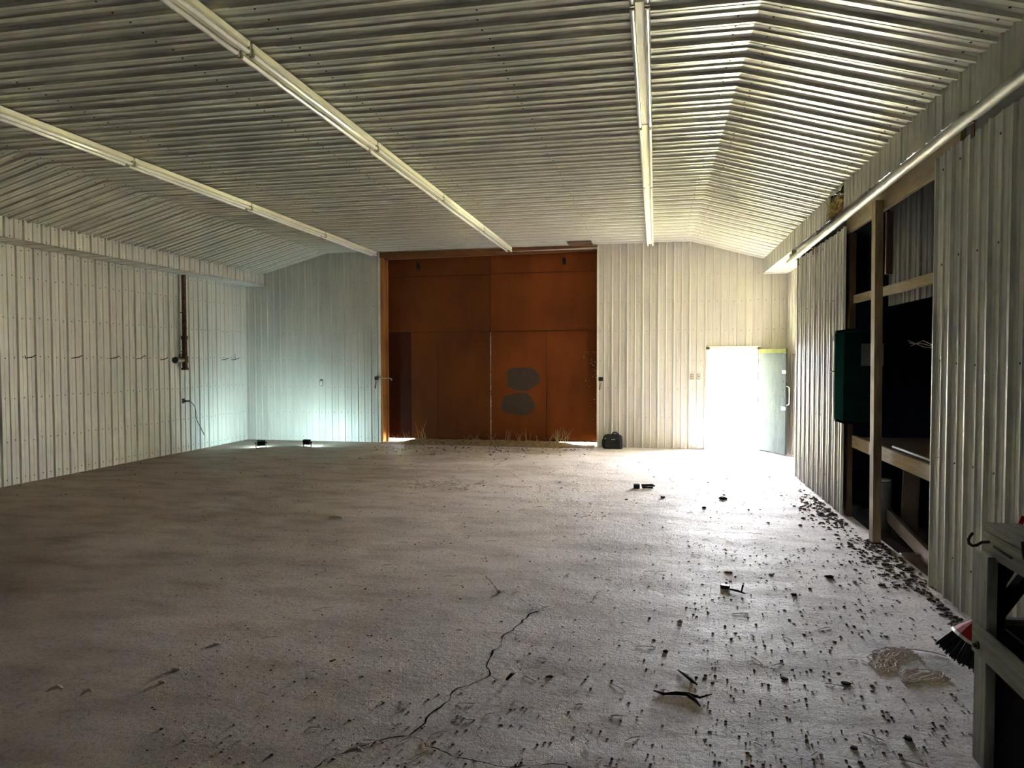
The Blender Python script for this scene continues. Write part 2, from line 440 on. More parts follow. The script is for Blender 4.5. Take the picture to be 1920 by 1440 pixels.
# ---- outer wall behind the panels, near wall, unseen shell sealing out sky light, lean-to
mb = MB()
mp = lambda a, d, z: (XO - d, a, z)
sheet(mb, profile(11.36, D + .05, 8.49, PY), lambda a: -.02, lambda a: SZB + .02, mp)
sheet(mb, profile(5.2, 8.52, 8.49, PY), lambda a: 2.36, lambda a: SZB + .02, mp, 2)
sheet(mb, profile(YN - .1, 5.2, 8.49, PY), lambda a: -.02, lambda a: SZB + .02, mp)
struct(mb.build('wall_right', [M['wall_far'], M['screw'], M['dark_sheet']]), 'outer ribbed wall behind the sliding panels', 'wall')
mb = MB()
sheet(mb, profile(-9.3, 2.8, ph, PX), lambda a: -.02, lambda a: ceil_z(a) + .04, lambda a, d, z: (a, YN + d, z))
struct(mb.build('wall_near', [M['near_wall']]))
mb = MB()
mb.box(-9.5, 5.2, YN - .3, YB + .05, 4.6, 4.7)
mb.quad((-9.5, YN - .25, -.3), (5.2, YN - .25, -.3), (5.2, YN - .25, 4.65), (-9.5, YN - .25, 4.65))
mb.quad((5.1, YN - .3, -.3), (5.1, YB + .05, -.3), (5.1, YB + .05, 4.65), (5.1, YN - .3, 4.65))
struct(mb.build('sealing_shell', [M['dark_sheet']]))
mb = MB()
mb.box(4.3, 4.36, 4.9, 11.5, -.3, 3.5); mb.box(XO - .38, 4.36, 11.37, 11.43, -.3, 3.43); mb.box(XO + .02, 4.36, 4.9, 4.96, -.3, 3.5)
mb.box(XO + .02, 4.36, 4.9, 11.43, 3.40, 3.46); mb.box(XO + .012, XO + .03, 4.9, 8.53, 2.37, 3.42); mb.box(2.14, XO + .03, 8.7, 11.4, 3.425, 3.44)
struct(mb.build('wall_annex', [M['lean_shade']]), 'dark boarded store room behind the opening', 'wall')

# ---- floor, cracks, store floor, outside ground
mb = MB()
nx, ny = 60, 90; x0, x1, y0, y1 = -9.2, 2.2, YN - .1, D + .26
for j in range(ny + 1):
    for i in range(nx + 1):
        x = x0 + (x1 - x0) * i / nx; y = y0 + (y1 - y0) * j / ny
        mb.v.append((x, y, .004 * math.sin(x * 1.7 + y * .6) * math.sin(y * 1.3 - x * .4) - .004))
for j in range(ny):
    for i in range(nx):
        a = j * (nx + 1) + i; mb.f.append((a, a + 1, a + nx + 2, a + nx + 1)); mb.mi.append(0)
mb.quad((2.2, 11.36, -.004), (2.7, 11.36, -.004), (2.7, y1, -.004), (2.2, y1, -.004))
mb.quad((2.2, y0, -.004), (2.7, y0, -.004), (2.7, 5.2, -.004), (2.2, 5.2, -.004))
mb.quad((2.2, 5.2, -.004), (2.2, 11.36, -.004), (2.2, 11.36, -.3), (2.2, 5.2, -.3))
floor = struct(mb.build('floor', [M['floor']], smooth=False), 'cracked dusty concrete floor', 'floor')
CR = [
(0.006, [(-1.48, 5.78), (-1.36, 5.7), (-1.3, 5.57), (-1.19, 5.36), (-1.13, 5.33), (-1.02, 5.23), (-0.94, 5.15), (-0.8, 4.98)]),
(0.006, [(-0.8, 4.98), (-0.7, 5.07), (-0.62, 5.12), (-0.51, 5.16), (-0.44, 5.27), (-0.43, 5.4), (-0.32, 5.46), (-0.27, 5.54), (-0.23, 5.68), (-0.14, 5.75), (-0.09, 5.8), (-0.02, 5.79), (0.08, 5.86), (0.26, 5.99)]),
(0.012, [(-0.8, 4.98), (-0.86, 4.89), (-0.89, 4.7), (-0.93, 4.55), (-0.96, 4.45), (-0.94, 4.31), (-0.97, 4.23), (-0.96, 4.13), (-0.96, 4.05), (-0.91, 3.9), (-0.98, 3.78), (-1.06, 3.67), (-1.05, 3.56), (-1.09, 3.45), (-1.11, 3.36), (-1.1, 3.31), (-1.14, 3.18)]),
(0.009, [(-1.14, 3.18), (-1.2, 3.16), (-1.23, 3.14), (-1.31, 3.06), (-1.36, 3.01), (-1.43, 2.93), (-1.44, 2.87), (-1.46, 2.79)]),
(0.007, [(-1.14, 3.18), (-1.08, 3.17), (-1.03, 3.11), (-0.95, 3.09), (-0.88, 3.05), (-0.78, 3.04), (-0.67, 3.02), (-0.57, 3.04), (-0.43, 3.09), (-0.36, 3.08), (-0.32, 3.05)]),
(0.004, [(-0.91, 3.9), (-0.85, 3.84), (-0.81, 3.83)]),
(0.012, [(-2.63, 12.86), (-2.65, 11.99), (-2.66, 11.53)]),
(0.010, [(-2.66, 11.53), (-2.22, 11.04), (-1.98, 10.48), (-1.6, 10.06), (-1.51, 9.47), (-1.4, 9.33), (-1.25, 9.12), (-0.95, 8.96), (-0.6, 8.77), (-0.28, 8.7), (0.06, 8.61)]),
(0.018, [(-5.97, 11.54), (-5.67, 11.43), (-4.53, 11.43), (-3.22, 11.49), (-2.66, 11.53)]),
(0.016, [(-9.0, 10.09), (-8.68, 10.11), (-8.23, 10.12)]),
(0.004, [(0.77, 6.28), (1.03, 6.49), (1.17, 6.73), (1.31, 6.91), (1.43, 7.13), (1.56, 7.37)]),
]
def floor_z(x, y): return .004 * math.sin(x * 1.7 + y * .6) * math.sin(y * 1.3 - x * .4) - .004
rc = random.Random(3)
for w, pts in CR:
    fine = []
    for (ax, ay), (bx, by) in zip(pts, pts[1:]):
        L = math.hypot(bx - ax, by - ay); n = max(2, int(L / .035))
        for k in range(n):
            t = k / n; j = min(.012, L * .08)
            fine.append((ax + (bx - ax) * t + (rc.uniform(-j, j) if k else 0), ay + (by - ay) * t + (rc.uniform(-j, j) if k else 0)))
    fine.append(pts[-1]); mb = MB(); prev = None
    for i, (x, y) in enumerate(fine):
        p, q = fine[max(0, i - 1)], fine[min(len(fine) - 1, i + 1)]
        dx, dy = q[0] - p[0], q[1] - p[1]; L = math.hypot(dx, dy) or 1
        ww = w * rc.uniform(.25, 1.15) * .5 * (1.0 if 0 < i < len(fine) - 1 else .2)
        a = (x - dy / L * ww, y + dx / L * ww); b = (x + dy / L * ww, y - dx / L * ww)
        if prev: mb.quad((*prev[0], floor_z(*prev[0]) + .0025), (*prev[1], floor_z(*prev[1]) + .0025), (*b, floor_z(*b) + .0025), (*a, floor_z(*a) + .0025))
        prev = (a, b)
    mb.build('crack', M['crack'], parent=floor)
mb = MB()
n0 = 24; rg = random.Random(5)
for j in range(n0 + 1):
    for i in range(n0 + 1):
        x = 2.2 + (4.3 - 2.2) * i / n0; y = 4.9 + 6.5 * j / n0
        mb.v.append((x, y, -.10 + rg.uniform(-.02, .02) - .1 * (1 - min(1, (x - 2.2) / .3)) * 0))
for j in range(n0):
    for i in range(n0):
        a = j * (n0 + 1) + i; mb.f.append((a, a + 1, a + n0 + 2, a + n0 + 1)); mb.mi.append(0)
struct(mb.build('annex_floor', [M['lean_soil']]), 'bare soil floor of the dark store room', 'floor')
mb = MB()
mb.quad((-60, D + .26, -.03), (60, D + .26, -.03), (60, D + 7, -.05), (-60, D + 7, -.05))
mb.quad((-60, D + 7, -.05), (60, D + 7, -.05), (60, 90, -.05), (-60, 90, -.05), 1)
struct(mb.build('ground', [M['ground'], M['gravel']]), 'sunlit grass and gravel outside the doors', 'ground')
mb = MB(); rg = random.Random(11)
for k in range(1500):
    x = rg.uniform(-6.2, 3.0); y = D + .45 + rg.random() ** 1.5 * 4
    h = rg.uniform(.04, .16); a = rg.uniform(0, PI); w = .006
    dx, dy = math.cos(a) * w, math.sin(a) * w; lx, ly = rg.uniform(-.05, .05), rg.uniform(-.05, .05)
    mb.poly([(x - dx, y - dy, -.04), (x + dx, y + dy, -.04), (x + lx, y + ly, h)])
tag(mb.build('grass', M['grass']), 'sunlit green grass growing outside the doors', 'grass', kind='stuff')

# ------------------------------------------------------------------ big brown door
d1 = struct(empty('door_1', (-3.45, YB + .03, 0)), 'large brown plywood double sliding door in the far wall', 'door')
YD0, YD1 = YB + .003, YB + .023
mb = MB(); mb.box(-5.92, -3.45, YD1, YD1 + .04, .06, 4.2); mb.box(-3.45, -1.05, YD1, YD1 + .04, .055, 4.2)
mb.build('door_frame', M['hole'], d1)
def dpanel(x0, x1, z0, z1, m):
    mb = MB(); mb.box(x0 + .004, x1 - .004, YD0, YD1, z0 + .005, z1 - .005); return mb.build('door_panel', M[m], d1)
dpanel(-5.92, -3.452, 3.60, 4.2, 'ply_brown'); dpanel(-3.448, -1.05, 3.62, 4.2, 'ply_red')
dpanel(-5.92, -3.452, 2.39, 3.60, 'ply_brown'); dpanel(-3.448, -1.05, 2.39, 3.62, 'ply_red')
dpanel(-5.92, -5.24, .07, 2.39, 'ply_dark'); dpanel(-5.24, -4.63, .06, 2.39, 'ply_brown'); dpanel(-4.63, -3.458, .055, 2.39, 'ply_brown')
dpanel(-3.442, -2.25, .055, 2.39, 'ply_red'); dpanel(-2.25, -1.05, .085, 2.39, 'ply_red')
mb = MB(); rs_ = random.Random(9); z = .06
while z < 2.37:
    h = rs_.uniform(.03, .16); w = rs_.uniform(.004, .011)
    mb.box(-3.45 - w, -3.45 + w * .7, YD0 - .003, YD0 + .012, z, min(2.37, z + h)); z += h + (rs_.uniform(0, .02) if rs_.random() < .5 else 0)
mb.build('seam_light_strip', M['seam_light'], d1)  # pale strip painted in place of daylight through the gap between leaves
def blob(cx, cz, rx, rz, seed):
    r = random.Random(seed); pts = []
    for k in range(36):
        t = 2 * PI * k / 36; q = 1 + .05 * math.sin(3 * t + seed) + .04 * math.sin(5 * t + 2 * seed)
        c, s = math.cos(t), math.sin(t)
        e = .8
        pts.append((cx + rx * q * math.copysign(abs(c) ** e, c), YD0 - .0015, cz + rz * q * math.copysign(abs(s) ** e, s)))
    m = MB(); m.prism(pts, (0, .0012, 0)); m.build('paint_patch', M['patch'], d1)
blob(-2.76, 1.385, .35, .25, 1); blob(-2.86, .84, .36, .235, 4)
for x, z in ((-5.06, 3.81), (-1.87, 3.84)):
    mb = MB(); mb.box(x - .035, x + .035, YD0 - .02, YD0, z - .075, z + .075); mb.box(x - .02, x + .05, YD0 - .045, YD0 - .02, z - .05, z - .01)
    mb.build('hanger_bracket', M['dark_iron'], d1)
# little pale chips standing in for daylight through gaps at the door edge
mb = MB(); rl = random.Random(21)
for k in range(70):
    x = -1.165 - abs(rl.gauss(0, .09)); z = rl.choice([rl.uniform(.35, 1.1), rl.uniform(1.2, 1.95), rl.uniform(1.4, 1.9)])
    s = rl.uniform(.006, .02); a = rl.uniform(0, PI)
    mb.poly([(x, YD0 - .01 - rl.random() * .05, z), (x + s * math.cos(a), YD0 - .012, z + s * math.sin(a)), (x + s * .6 * math.cos(a + 1.6), YD0 - .02, z + s * 1.2 * math.sin(a + 1.2))])
o = mb.build('daylight_specks', M['chip'], d1); o['kind'] = 'stuff'
# wooden frame of the big opening
mb = MB(); mb.box(BX0 + .0, BX0 + .045, D - .012, YB + .015, 0, BZ - .0); mb.box(BX0 + .045, BX0 + .09, YB - .06, YB + .002, 0, BZ - .09)
struct(mb.build('trim_3', M['wood_orange'], bevel=.004), 'orange wooden jamb of the large brown door', 'door frame')
mb = MB(); mb.prism([(BX0, D - .034, 3.985), (BX1, D - .034, 4.07), (BX1, D - .034, CZ - .03), (BX0, D - .034, CZ - .03)], (0, .03, 0))
mb.prism([(BX0, D + .12, 3.97), (BX1, D + .12, 4.02), (BX1, D + .12, 4.12), (BX0, D + .12, 4.12)], (0, .12, 0))
struct(mb.build('trim_4', M['wood_header'], bevel=.004), 'orange wooden header over the large brown door', 'door frame')
mb = MB(); mb.box(BX0 - .035, BX0 + .004, D - .026, D - .012, 0, 4.10); mb.box(BX1 - .012, BX1 + .03, D - .026, D - .012, 0, 4.10)
struct(mb.build('trim_5', M['trimwhite']), 'white corner trim beside the brown door', 'trim')

# dirt ridge and weeds under the big door
mb = MB(); rg = random.Random(17); nX = 90
rows = [(-.55, 0), (-.3, .3), (0, .85), (.25, 1), (.5, .75), (.75, 0)]
for i in range(nX + 1):
    x = BX0 + .05 + (BX1 - BX0 - .1) * i / nX
    h = .078 * (1 / (1 + math.exp(-(x + 5.25) * 16))) * (1 / (1 + math.exp((x + 1.78) * 12))) + rg.uniform(-.004, .014)
    for dy, k in rows:
        mb.v.append((x, D - .02 + dy * .55 + rg.uniform(-.02, .02), max(-.004, h * k + rg.uniform(-.006, .008) * (k > 0)) - (.012 if k == 0 else 0)))
for i in range(nX):
    for j in range(len(rows) - 1):
        a = i * len(rows) + j; mb.f.append((a, a + 1, a + len(rows) + 1, a + len(rows))); mb.mi.append(0)
tag(mb.build('dirt_ridge', M['ridge']), 'ridge of loose brown dirt along the sill of the large brown door', 'dirt', kind='stuff')
mb = MB(); rg = random.Random(19)
spots = [(-5.27, .3), (-4.95, .5), (-4.9, .34), (-3.75, .24), (-3.6, .2), (-3.05, .3), (-3.35, .22), (-2.8, .3), (-2.62, .34), (-2.4, .2), (-2.0, .32), (-1.95, .3), (-2.15, .26), (-4.0, .18), (-5.45, .16)]
for x, h in spots:
    for k in range(4):
        a = x + rg.uniform(-.05, .05); y = D + .08 + rg.uniform(-.1, .08); lx = rg.uniform(-.14, .14); hh = h * rg.uniform(.6, 1.1)
        mb.tube([(a, y, .03), (a + lx * .3, y, hh * .5), (a + lx, y - .02, hh)], [.0035, .003, .001], 4)
for k in range(16):
    a = -1.9 + rg.uniform(-.12, .14); y = D + .05 + rg.uniform(-.06, .06); lx = rg.uniform(-.12, .2); hh = rg.uniform(.15, .42)
    mb.tube([(a, y, .03), (a + lx * .35, y, hh * .5), (a + lx, y - .02, hh)], [.005, .004, .0015], 4)
tag(mb.build('dry_weeds', M['weed']), 'dry weed stalks growing under the large brown door', 'weeds', kind='stuff')

# door hasps on each side of the big door
def hasp(x, label, rod):
    t = thing('door_hasp', (x, D - .02, 1.39), label, 'latch')
    mb = MB(); mb.box(x - .045, x + .045, D - .05, D - .021, 1.35, 1.43); mb.build('backplate', M['dark_iron'], t, bevel=.004)
    mb = MB(); pts = []
    for k in range(13):
        u = k / 12; pts.append((x - .01 - .03 * math.sin(PI * u) + .02 * u, D - .05 - .004, 1.36 - .23 * math.sin(PI * u * .5) if u < .6 else 1.36 - .23 + .2 * (u - .6) / .4))
    mb.tube(pts, .006, 6); mb.build('chain_loop', M['dark_iron'], t)
    if rod:
        mb = MB(); mb.tube([(x + .04, D - .055, 1.385), (x + .13, D - .05, 1.40), (x + .2, D + .02, 1.39), (x + .27, D + .10, 1.385)], .011, 8)
        mb.tube([(x + .27, D + .08, 1.385), (x + .30, D + .10, 1.36), (x + .27, D + .12, 1.345)], .012, 8)
        mb.build('hook_bar', M['galv'], t)
hasp(-5.925, 'dark hasp with hook bar and loop beside the orange door jamb', True)
hasp(-1.085, 'dark hasp with hanging loop on far wall above the black bag', False)

# ------------------------------------------------------------------ man door
mb = MB()
for x0, x1 in ((MX0 - .045, MX0 + .03), (MX1 - .03, MX1 + .03)):
    mb.box(x0, x1, D - .03, YB + .01, 0, MZ + .03)
mb.box(MX0 - .045, MX1 + .05, D - .03, YB + .01, MZ - .03, MZ + .035)
struct(mb.build('trim_6', M['trimwhite'], bevel=.004), 'white frame of the open man door', 'door frame')
hx, hy = 1.995, D - .045; ex, ey = 2.36, 13.84
ang = math.atan2(ey - hy, ex - hx); LW = math.hypot(ex - hx, ey - hy)
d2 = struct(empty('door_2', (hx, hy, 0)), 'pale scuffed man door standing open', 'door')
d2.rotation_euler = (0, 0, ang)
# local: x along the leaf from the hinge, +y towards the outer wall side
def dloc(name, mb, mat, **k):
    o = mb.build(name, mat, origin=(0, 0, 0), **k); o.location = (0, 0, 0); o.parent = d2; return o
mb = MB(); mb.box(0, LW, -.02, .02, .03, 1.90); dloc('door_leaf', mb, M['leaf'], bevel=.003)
mb = MB(); mb.box(0, LW, -.02, .02, 1.902, 1.985); dloc('top_rail', mb, M['leaf_top'], bevel=.003)
mb = MB(); mb.tube([(LW - .04, .02, 1.28), (LW - .04, .055, 1.28), (LW - .04, .06, 1.26), (LW - .04, .06, .98), (LW - .04, .055, .96), (LW - .04, .02, .96)], .008, 8)
mb2 = MB(); mb2.tube([(LW, .0, 1.29), (LW + .035, .03, 1.27), (LW + .04, .03, 1.25), (LW + .04, .03, .98), (LW + .035, .03, .96), (LW, .0, .94)], .009, 8)
dloc('pull_handle', mb2, M['white_plastic'])
for z, w in ((1.55, .09), (.88, .11)):
    mb = MB(); mb.box(LW - w, LW + .015, -.035, -.02, z - .03, z + .03); mb.box(LW - w * .5, LW - w * .2, -.05, -.035, z - .012, z + .012); dloc('latch', mb, M['galv'], bevel=.003)
mb = MB(); mb.box(LW - .07, LW - .055, -.026, -.0195, 1.36, 1.40); mb.box(LW - .07, LW - .055, -.026, -.0195, 1.20, 1.23); dloc('keyhole', mb, M['hole'])
for z in (.25, 1.0, 1.75):
    mb = MB(); mb.tube([(-.008, -.024, z - .05), (-.008, -.024, z + .05)], .008, 8); dloc('hinge', mb, M['galv'])

# ------------------------------------------------------------------ wall plates
t = thing('wall_outlet', (-7.23, D - .004, 1.283), 'small outlet with double socket on far wall above the floodlights', 'outlet')
mb = MB(); mb.box(-7.268, -7.192, D - .024, D, 1.22, 1.345); mb.build('cover_plate', M['plate'], t, bevel=.004)
for z in (1.258, 1.308):
    mb = MB(); mb.box(-7.25, -7.21, D - .028, D - .023, z - .019, z + .019); mb.build('receptacle', M['plate_white'], t, bevel=.003)
for x, lab in ((.716, 'grey light switch farther from the open man door'), (.85, 'grey light switch nearer to the open man door')):
    t = thing('light_switch', (x, D - .004, 1.445), lab, 'switch', None)
    mb = MB(); mb.box(x - .038, x + .038, D - .03, D, 1.385, 1.505); mb.build('cover_plate', M['plate'], t, bevel=.004)
    mb = MB(); mb.box(x - .02, x + .02, D - .033, D - .029, 1.41, 1.48); mb.build('switch_frame', M['socket'], t)
    mb = MB(); mb.box(x - .007, x + .007, D - .048, D - .032, 1.435, 1.46); mb.build('toggle', M['hole'], t)

# ------------------------------------------------------------------ pipe, cord and hooks on the long wall
px, py = XL + .10, 12.40
t = thing('rusty_pipe', (px, py, 1.6), 'rusty vertical iron pipe with a valve on the long white wall', 'pipe')
mb = MB(); mb.tube([(px, py, 2.2), (px, py, 3.44)], .042, 14); mb.build('pipe', M['rust'], t, smooth=True)
mb = MB(); mb.tube([(px, py, 1.72), (px, py, 2.22)], .048, 14); mb.build('lower_pipe', M['rust'], t, smooth=True)
mb = MB(); mb.tube([(px, py, 2.19), (px, py, 2.26)], .062, 14); cp = mb.build('coupling', M['rust'], t, smooth=True)
mb = MB(); mb.tube([(px, py, 1.60), (px, py, 1.64), (px, py, 1.645), (px, py, 1.73)], [.068, .066, .05, .05], 14); mb.build('end_flange', M['rust'], t, smooth=True)
mb = MB(); mb.tube([(px, py, 1.74), (px, py, 1.87)], .062, 14); mb.build('tee', M['rust'], t, smooth=True)
mb = MB(); mb.tube([(px, py - .04, 1.79), (px, py - .2, 1.79), (px, py - .2, 1.79), (px, py - .27, 1.79)], [.036, .036, .05, .05], 12); v = mb.build('valve', M['brass'], t, smooth=True)
mb = MB(); mb.tube([(px, py - .15, 1.81), (px, py - .15, 1.90), (px, py - .03, 1.905)], .010, 6); sub('lever', mb, M['dark_iron'], v, t)
mb = MB(); mb.tube([(px, py - .27, 1.79), (px, py - .30, 1.79)], .06, 12); sub('cap', mb, M['black_plastic'], v, t, smooth=True)
for z in (2.7, 1.95):
    mb = MB(); mb.box(XL + .03, px, py - .02, py + .02, z, z + .02); mb.build('pipe_bracket', M['rust'], t)

t = thing('power_cord', (XL + .02, 12.45, .99), 'thin brown cord hanging from a plug on the long white wall', 'cord')
mb = MB(); mb.box(XL + .0, XL + .03, 12.40, 12.47, .95, 1.04); mb.build('socket_box', M['cover'], t, bevel=.003)
mb = MB(); mb.tube([(XL + .03, 12.44, .99), (XL + .06, 12.47, .99), (XL + .07, 12.56, .985)], .016, 8); mb.build('plug', M['black_plastic'], t)
mb = MB(); pts = [(12.56, .985), (12.66, .95), (12.75, .87), (12.78, .76), (12.78, .66), (12.84, .54), (12.92, .44), (12.98, .36), (13.04, .27)]
mb.tube([(XL + .05, a, b) for a, b in pts], .008, 6); mb.build('cable', M['cord'], t, smooth=True)

hk = [(8.9, 1.834, 'farthest from the rusty pipe, with a spread base'), (9.762, 1.836, 'second from the spread one towards the rusty pipe'), (10.565, 1.83, 'third from the spread one towards the rusty pipe'),
      (11.174, 1.822, 'with a bent tip, second before the rusty pipe'), (11.787, 1.804, 'next to the rusty pipe valve'), (13.743, 1.805, 'beyond the rusty pipe, farther from the corner'), (14.115, 1.805, 'beyond the rusty pipe, nearest the far corner')]
for i, (y, z, lab) in enumerate(hk):
    mb = MB(); tip = .05 if i in (3,) else .03
    mb.tube([(XL, y, z - .012), (XL + .10, y + .01, z), (XL + .17, y + .02, z + tip)] + ([(XL + .19, y + .03, z + .02)] if i == 3 else []), .0065, 6)
    if i == 0: mb.tube([(XL + .02, y, z - .01), (XL + .05, y - .05, z + .02)], .006, 6)
    if i == 6: mb.tube([(XL + .09, y, z), (XL + .09, y, z + .13)], .004, 5)
    tag(mb.build('wall_hook', M['dark_iron'], origin=(XL, y, z)), 'dark wire hook ' + lab, 'hook', 'wire hooks along the long wall')
mb = MB(); mb.tube([(XO - .0, 13.5, 1.86), (XO - .05, 13.55, 1.87), (XO - .11, 13.6, 1.865)], .007, 6); mb.tube([(XO - .06, 13.56, 1.78), (XO - .055, 13.55, 1.96)], .007, 6)
tag(mb.build('wall_bracket', M['dark_iron'], origin=(XO, 13.55, 1.86)), 'small dark wire bracket on the wall behind the open man door', 'bracket')

# ------------------------------------------------------------------ fluorescent strip lights
FL = 2.43
def make_strip():
    t = empty('strip_light', (0, 0, 0))
    z1 = 0.0       # top, against the ribs
    mb = MB(); w0, w1, h = .058, .028, .058
    n = [(-w0, 0, z1), (w0, 0, z1), (w0, 0, z1 - .045), (w1, 0, z1 - h), (-w1, 0, z1 - h), (-w0, 0, z1 - .045)]
    mb.prism([(x, .012, z) for x, y, z in n], (0, FL - .024, 0)); mb.build('housing', M['enamel'], t, origin=(0, 0, 0))
    for s in (-1, 1):
        mb = MB(); mb.tube([(s * .047, .03, z1 - .080), (s * .047, FL - .03, z1 - .080)], .019, 14); mb.build('tube', M['tube'], t, origin=(0, 0, 0), smooth=True)
        for y in (.004, FL - .03):
            mb = MB(); mb.box(s * .047 - .016, s * .047 + .016, y, y + .022, z1 - .104, z1 - .04); mb.build('lamp_socket', M['socket'], t, origin=(0, 0, 0), bevel=.003)
    return t
proto = make_strip(); used = False
ords = ['first', 'second', 'third', 'fourth', 'fifth']
rowsL = [(-5.93, 14.62, 4, 'in the row nearest the pipe wall'), (-2.97, 14.62, 5, 'in the row over the brown door'), (-.107, 14.45, 5, 'in the row nearest the man door')]
zt = CZ - .0245
for x, yend, n, where in rowsL:
    for k in range(n):
        o = proto if not used else copy_tree(proto); used = True
        o.location = (x, yend - (k + 1) * 2.44, zt)
        tag(o, 'twin tube strip light %s, %s from far wall' % (where, ords[k]), 'ceiling light', 'fluorescent strip lights on the ceiling')
mb = MB(); mb.box(-1.72, -1.24, 14.14, 14.58, CZ - .040, CZ - .0255); 
t = tag(mb.build('ceiling_hatch', M['wood_brown'], origin=(-1.48, 14.36, CZ - .0255), bevel=.003), 'small brown hatch board on the ceiling above the brown door corner', 'hatch')

# ------------------------------------------------------------------ floodlights
def flood(x, y, yaw, tilt, label):
    t = thing('floodlight', (x, y, 0), label, 'floodlight', None)
    t.rotation_euler = (0, 0, yaw)
    rot = Matrix.Translation((0, 0, .105)) @ Matrix.Rotation(tilt, 4, 'X')
    def p(name, mb, mat, **k):
        o = mb.build(name, mat, origin=(0, 0, 0), **k); o.parent = t; return o
    mb = MB(); mb.box(-.078, .078, -.035, .02, -.05, .05, 0, rot)
    for i in range(7): mb.box(-.07 + i * .022, -.064 + i * .022, -.05, -.035, -.045, .045, 0, rot)
    p('lamp_housing', mb, M['black_plastic'])
    mb = MB(); mb.box(-.068, .068, .0205, .024, -.042, .042, 0, rot); p('lens', mb, M['lens'])
    mb = MB(); mb.box(-.102, -.094, -.014, .014, .0, .11); mb.box(.094, .102, -.014, .014, .0, .11); mb.box(-.102, .102, -.02, .02, 0, .008)
    p('bracket', mb, M['black_plastic'])
    for s in (-1, 1):
        mb = MB(); mb.tube([(s * .094, 0, .105), (s * .118, 0, .105)], .014, 8); p('knob', mb, M['black_plastic'])
flood(-7.872, 13.27, math.radians(42), math.radians(24), 'small black floodlight on the floor nearest the room corner')
flood(-7.022, 13.60, math.radians(-12), math.radians(10), 'small black floodlight on the floor with a bright pool of light around it')

# ------------------------------------------------------------------ black bag
bx, by = -.825, 14.44
t = thing('black_bag', (bx, by, 0), 'black soft bag with carry handle on the floor by the brown door', 'bag')
def rbox(w, d, h, z0, bul):
    mb = MB(); N = 28; rows = [(0, .9), (.04, .98), (.25, 1.02), (.6, 1.0), (.88, .95), (.97, .86), (1.0, .70)]
    for u, k in rows:
        for i in range(N):
            a = 2 * PI * i / N; c, s = math.cos(a), math.sin(a); e = .45
            mb.v.append((bx + w / 2 * k * math.copysign(abs(c) ** e, c), by + d / 2 * k * math.copysign(abs(s) ** e, s), z0 + h * u - .02 * (u > .85) * abs(c) ** 3))
    for j in range(len(rows) - 1):
        for i in range(N):
            a = j * N + i; b = j * N + (i + 1) % N; mb.f.append((a, b, b + N, a + N)); mb.mi.append(0)
    mb.f.append(tuple(range(N))[::-1]); mb.mi.append(0); e0 = (len(rows) - 1) * N; mb.f.append(tuple(e0 + i for i in range(N))); mb.mi.append(0)
    return mb
rbox(.40, .20, .285, .002, 0).build('bag_body', M['black_cloth'], t, smooth=True)
mb = MB(); mb.prism([(bx - .15, by - .103, .03), (bx + .15, by - .103, .03), (bx + .155, by - .103, .19), (bx + .13, by - .103, .215), (bx - .13, by - .103, .215), (bx - .155, by - .103, .19)], (0, -.022, 0)); pk = mb.build('front_pocket', M['black_cloth'], t, bevel=.01)
mb = MB(); mb.box(bx - .02, bx + .05, by - .13, by - .124, .192, .206); sub('label_tab', mb, M['grey_tab'], pk, t)
mb = MB(); mb.box(bx - .155, bx - .135, by - .108, by - .100, .195, .225); mb.build('zipper_pull', M['galv'], t)
mb = MB(); mb.tube([(bx - .02, by, .275), (bx + .0, by, .315), (bx + .035, by, .335), (bx + .07, by, .325), (bx + .10, by, .30), (bx + .12, by, .275)], .014, 8); mb.build('carry_handle', M['black_cloth'], t, smooth=True)
mb = MB(); mb.tube([(bx - .17, by - .03, .24), (bx - .21, by - .04, .16), (bx - .205, by - .05, .05), (bx - .15, by - .1, .012), (bx - .05, by - .115, .01)], .009, 6); mb.build('shoulder_strap', M['black_cloth'], t)

# ------------------------------------------------------------------ side opening: sliding panels, track, timbers
def panel(name, y0, y1, zt0, zt1, zb, label, notch=None):
    t = thing(name, (XP, (y0 + y1) / 2, zb), label, 'door')
    mb = MB(); rn = random.Random(int(y0 * 10)); jag = {}
    def top(a):
        k = round(a / .075); jag.setdefault(k, rn.uniform(-.015, .006)); return zt0 + (zt1 - zt0) * (a - y0) / (y1 - y0) + jag[k]
    def bot(a): return zb + .006 * math.sin(a * 11)
    mp = lambda a, d, z: (XP - d, a, z)
    mpb = lambda a, d, z: (XP - d + .0015, a, z)
    for fn in (mp, mpb):
        if notch:
            ny, z0, z1 = notch
            sheet(mb, profile(y0, ny, 8.42, .3), bot, lambda a: z0, fn); sheet(mb, profile(y0, ny, 8.42, .3), lambda a: z1, top, fn)
            sheet(mb, profile(ny, y1, 8.42, .3), bot, top, fn)
        else: sheet(mb, profile(y0, y1, 8.42, .3), bot, top, fn)
    for z in (.35, 1.05, 1.75, 2.5, 3.2):
        y = y0 + .1
        while y < y1 - .05:
            if not (notch and y < notch[0] + .02 and notch[1] - .05 < z < notch[2] + .05) and rn.random() < .7:
                mb.screw((XP - .003, y, z + rn.uniform(-.02, .02)), (-1, 0, 0), .009)
            y += .15
    mb.build('steel_sheet', [M['panel'], M['screw']], t)
    for z in (zb + .12, 1.0 if not notch else .9, (zt0 + zt1) / 2 - .14):
        mb = MB(); mb.box(XP + .004, XP + .04, (y0 if not notch or z < .95 or z > 2.2 else notch[0]) + .12, y1 - .06, z - .04, z + .04)
        mb.build('back_rail', M['wood_brown'], t)
    return t
panel('sliding_panel', 8.675, 11.46, 3.275, 3.285, .012, 'ribbed steel sliding panel between the dark opening and the man door', (9.03, 1.05, 2.12))
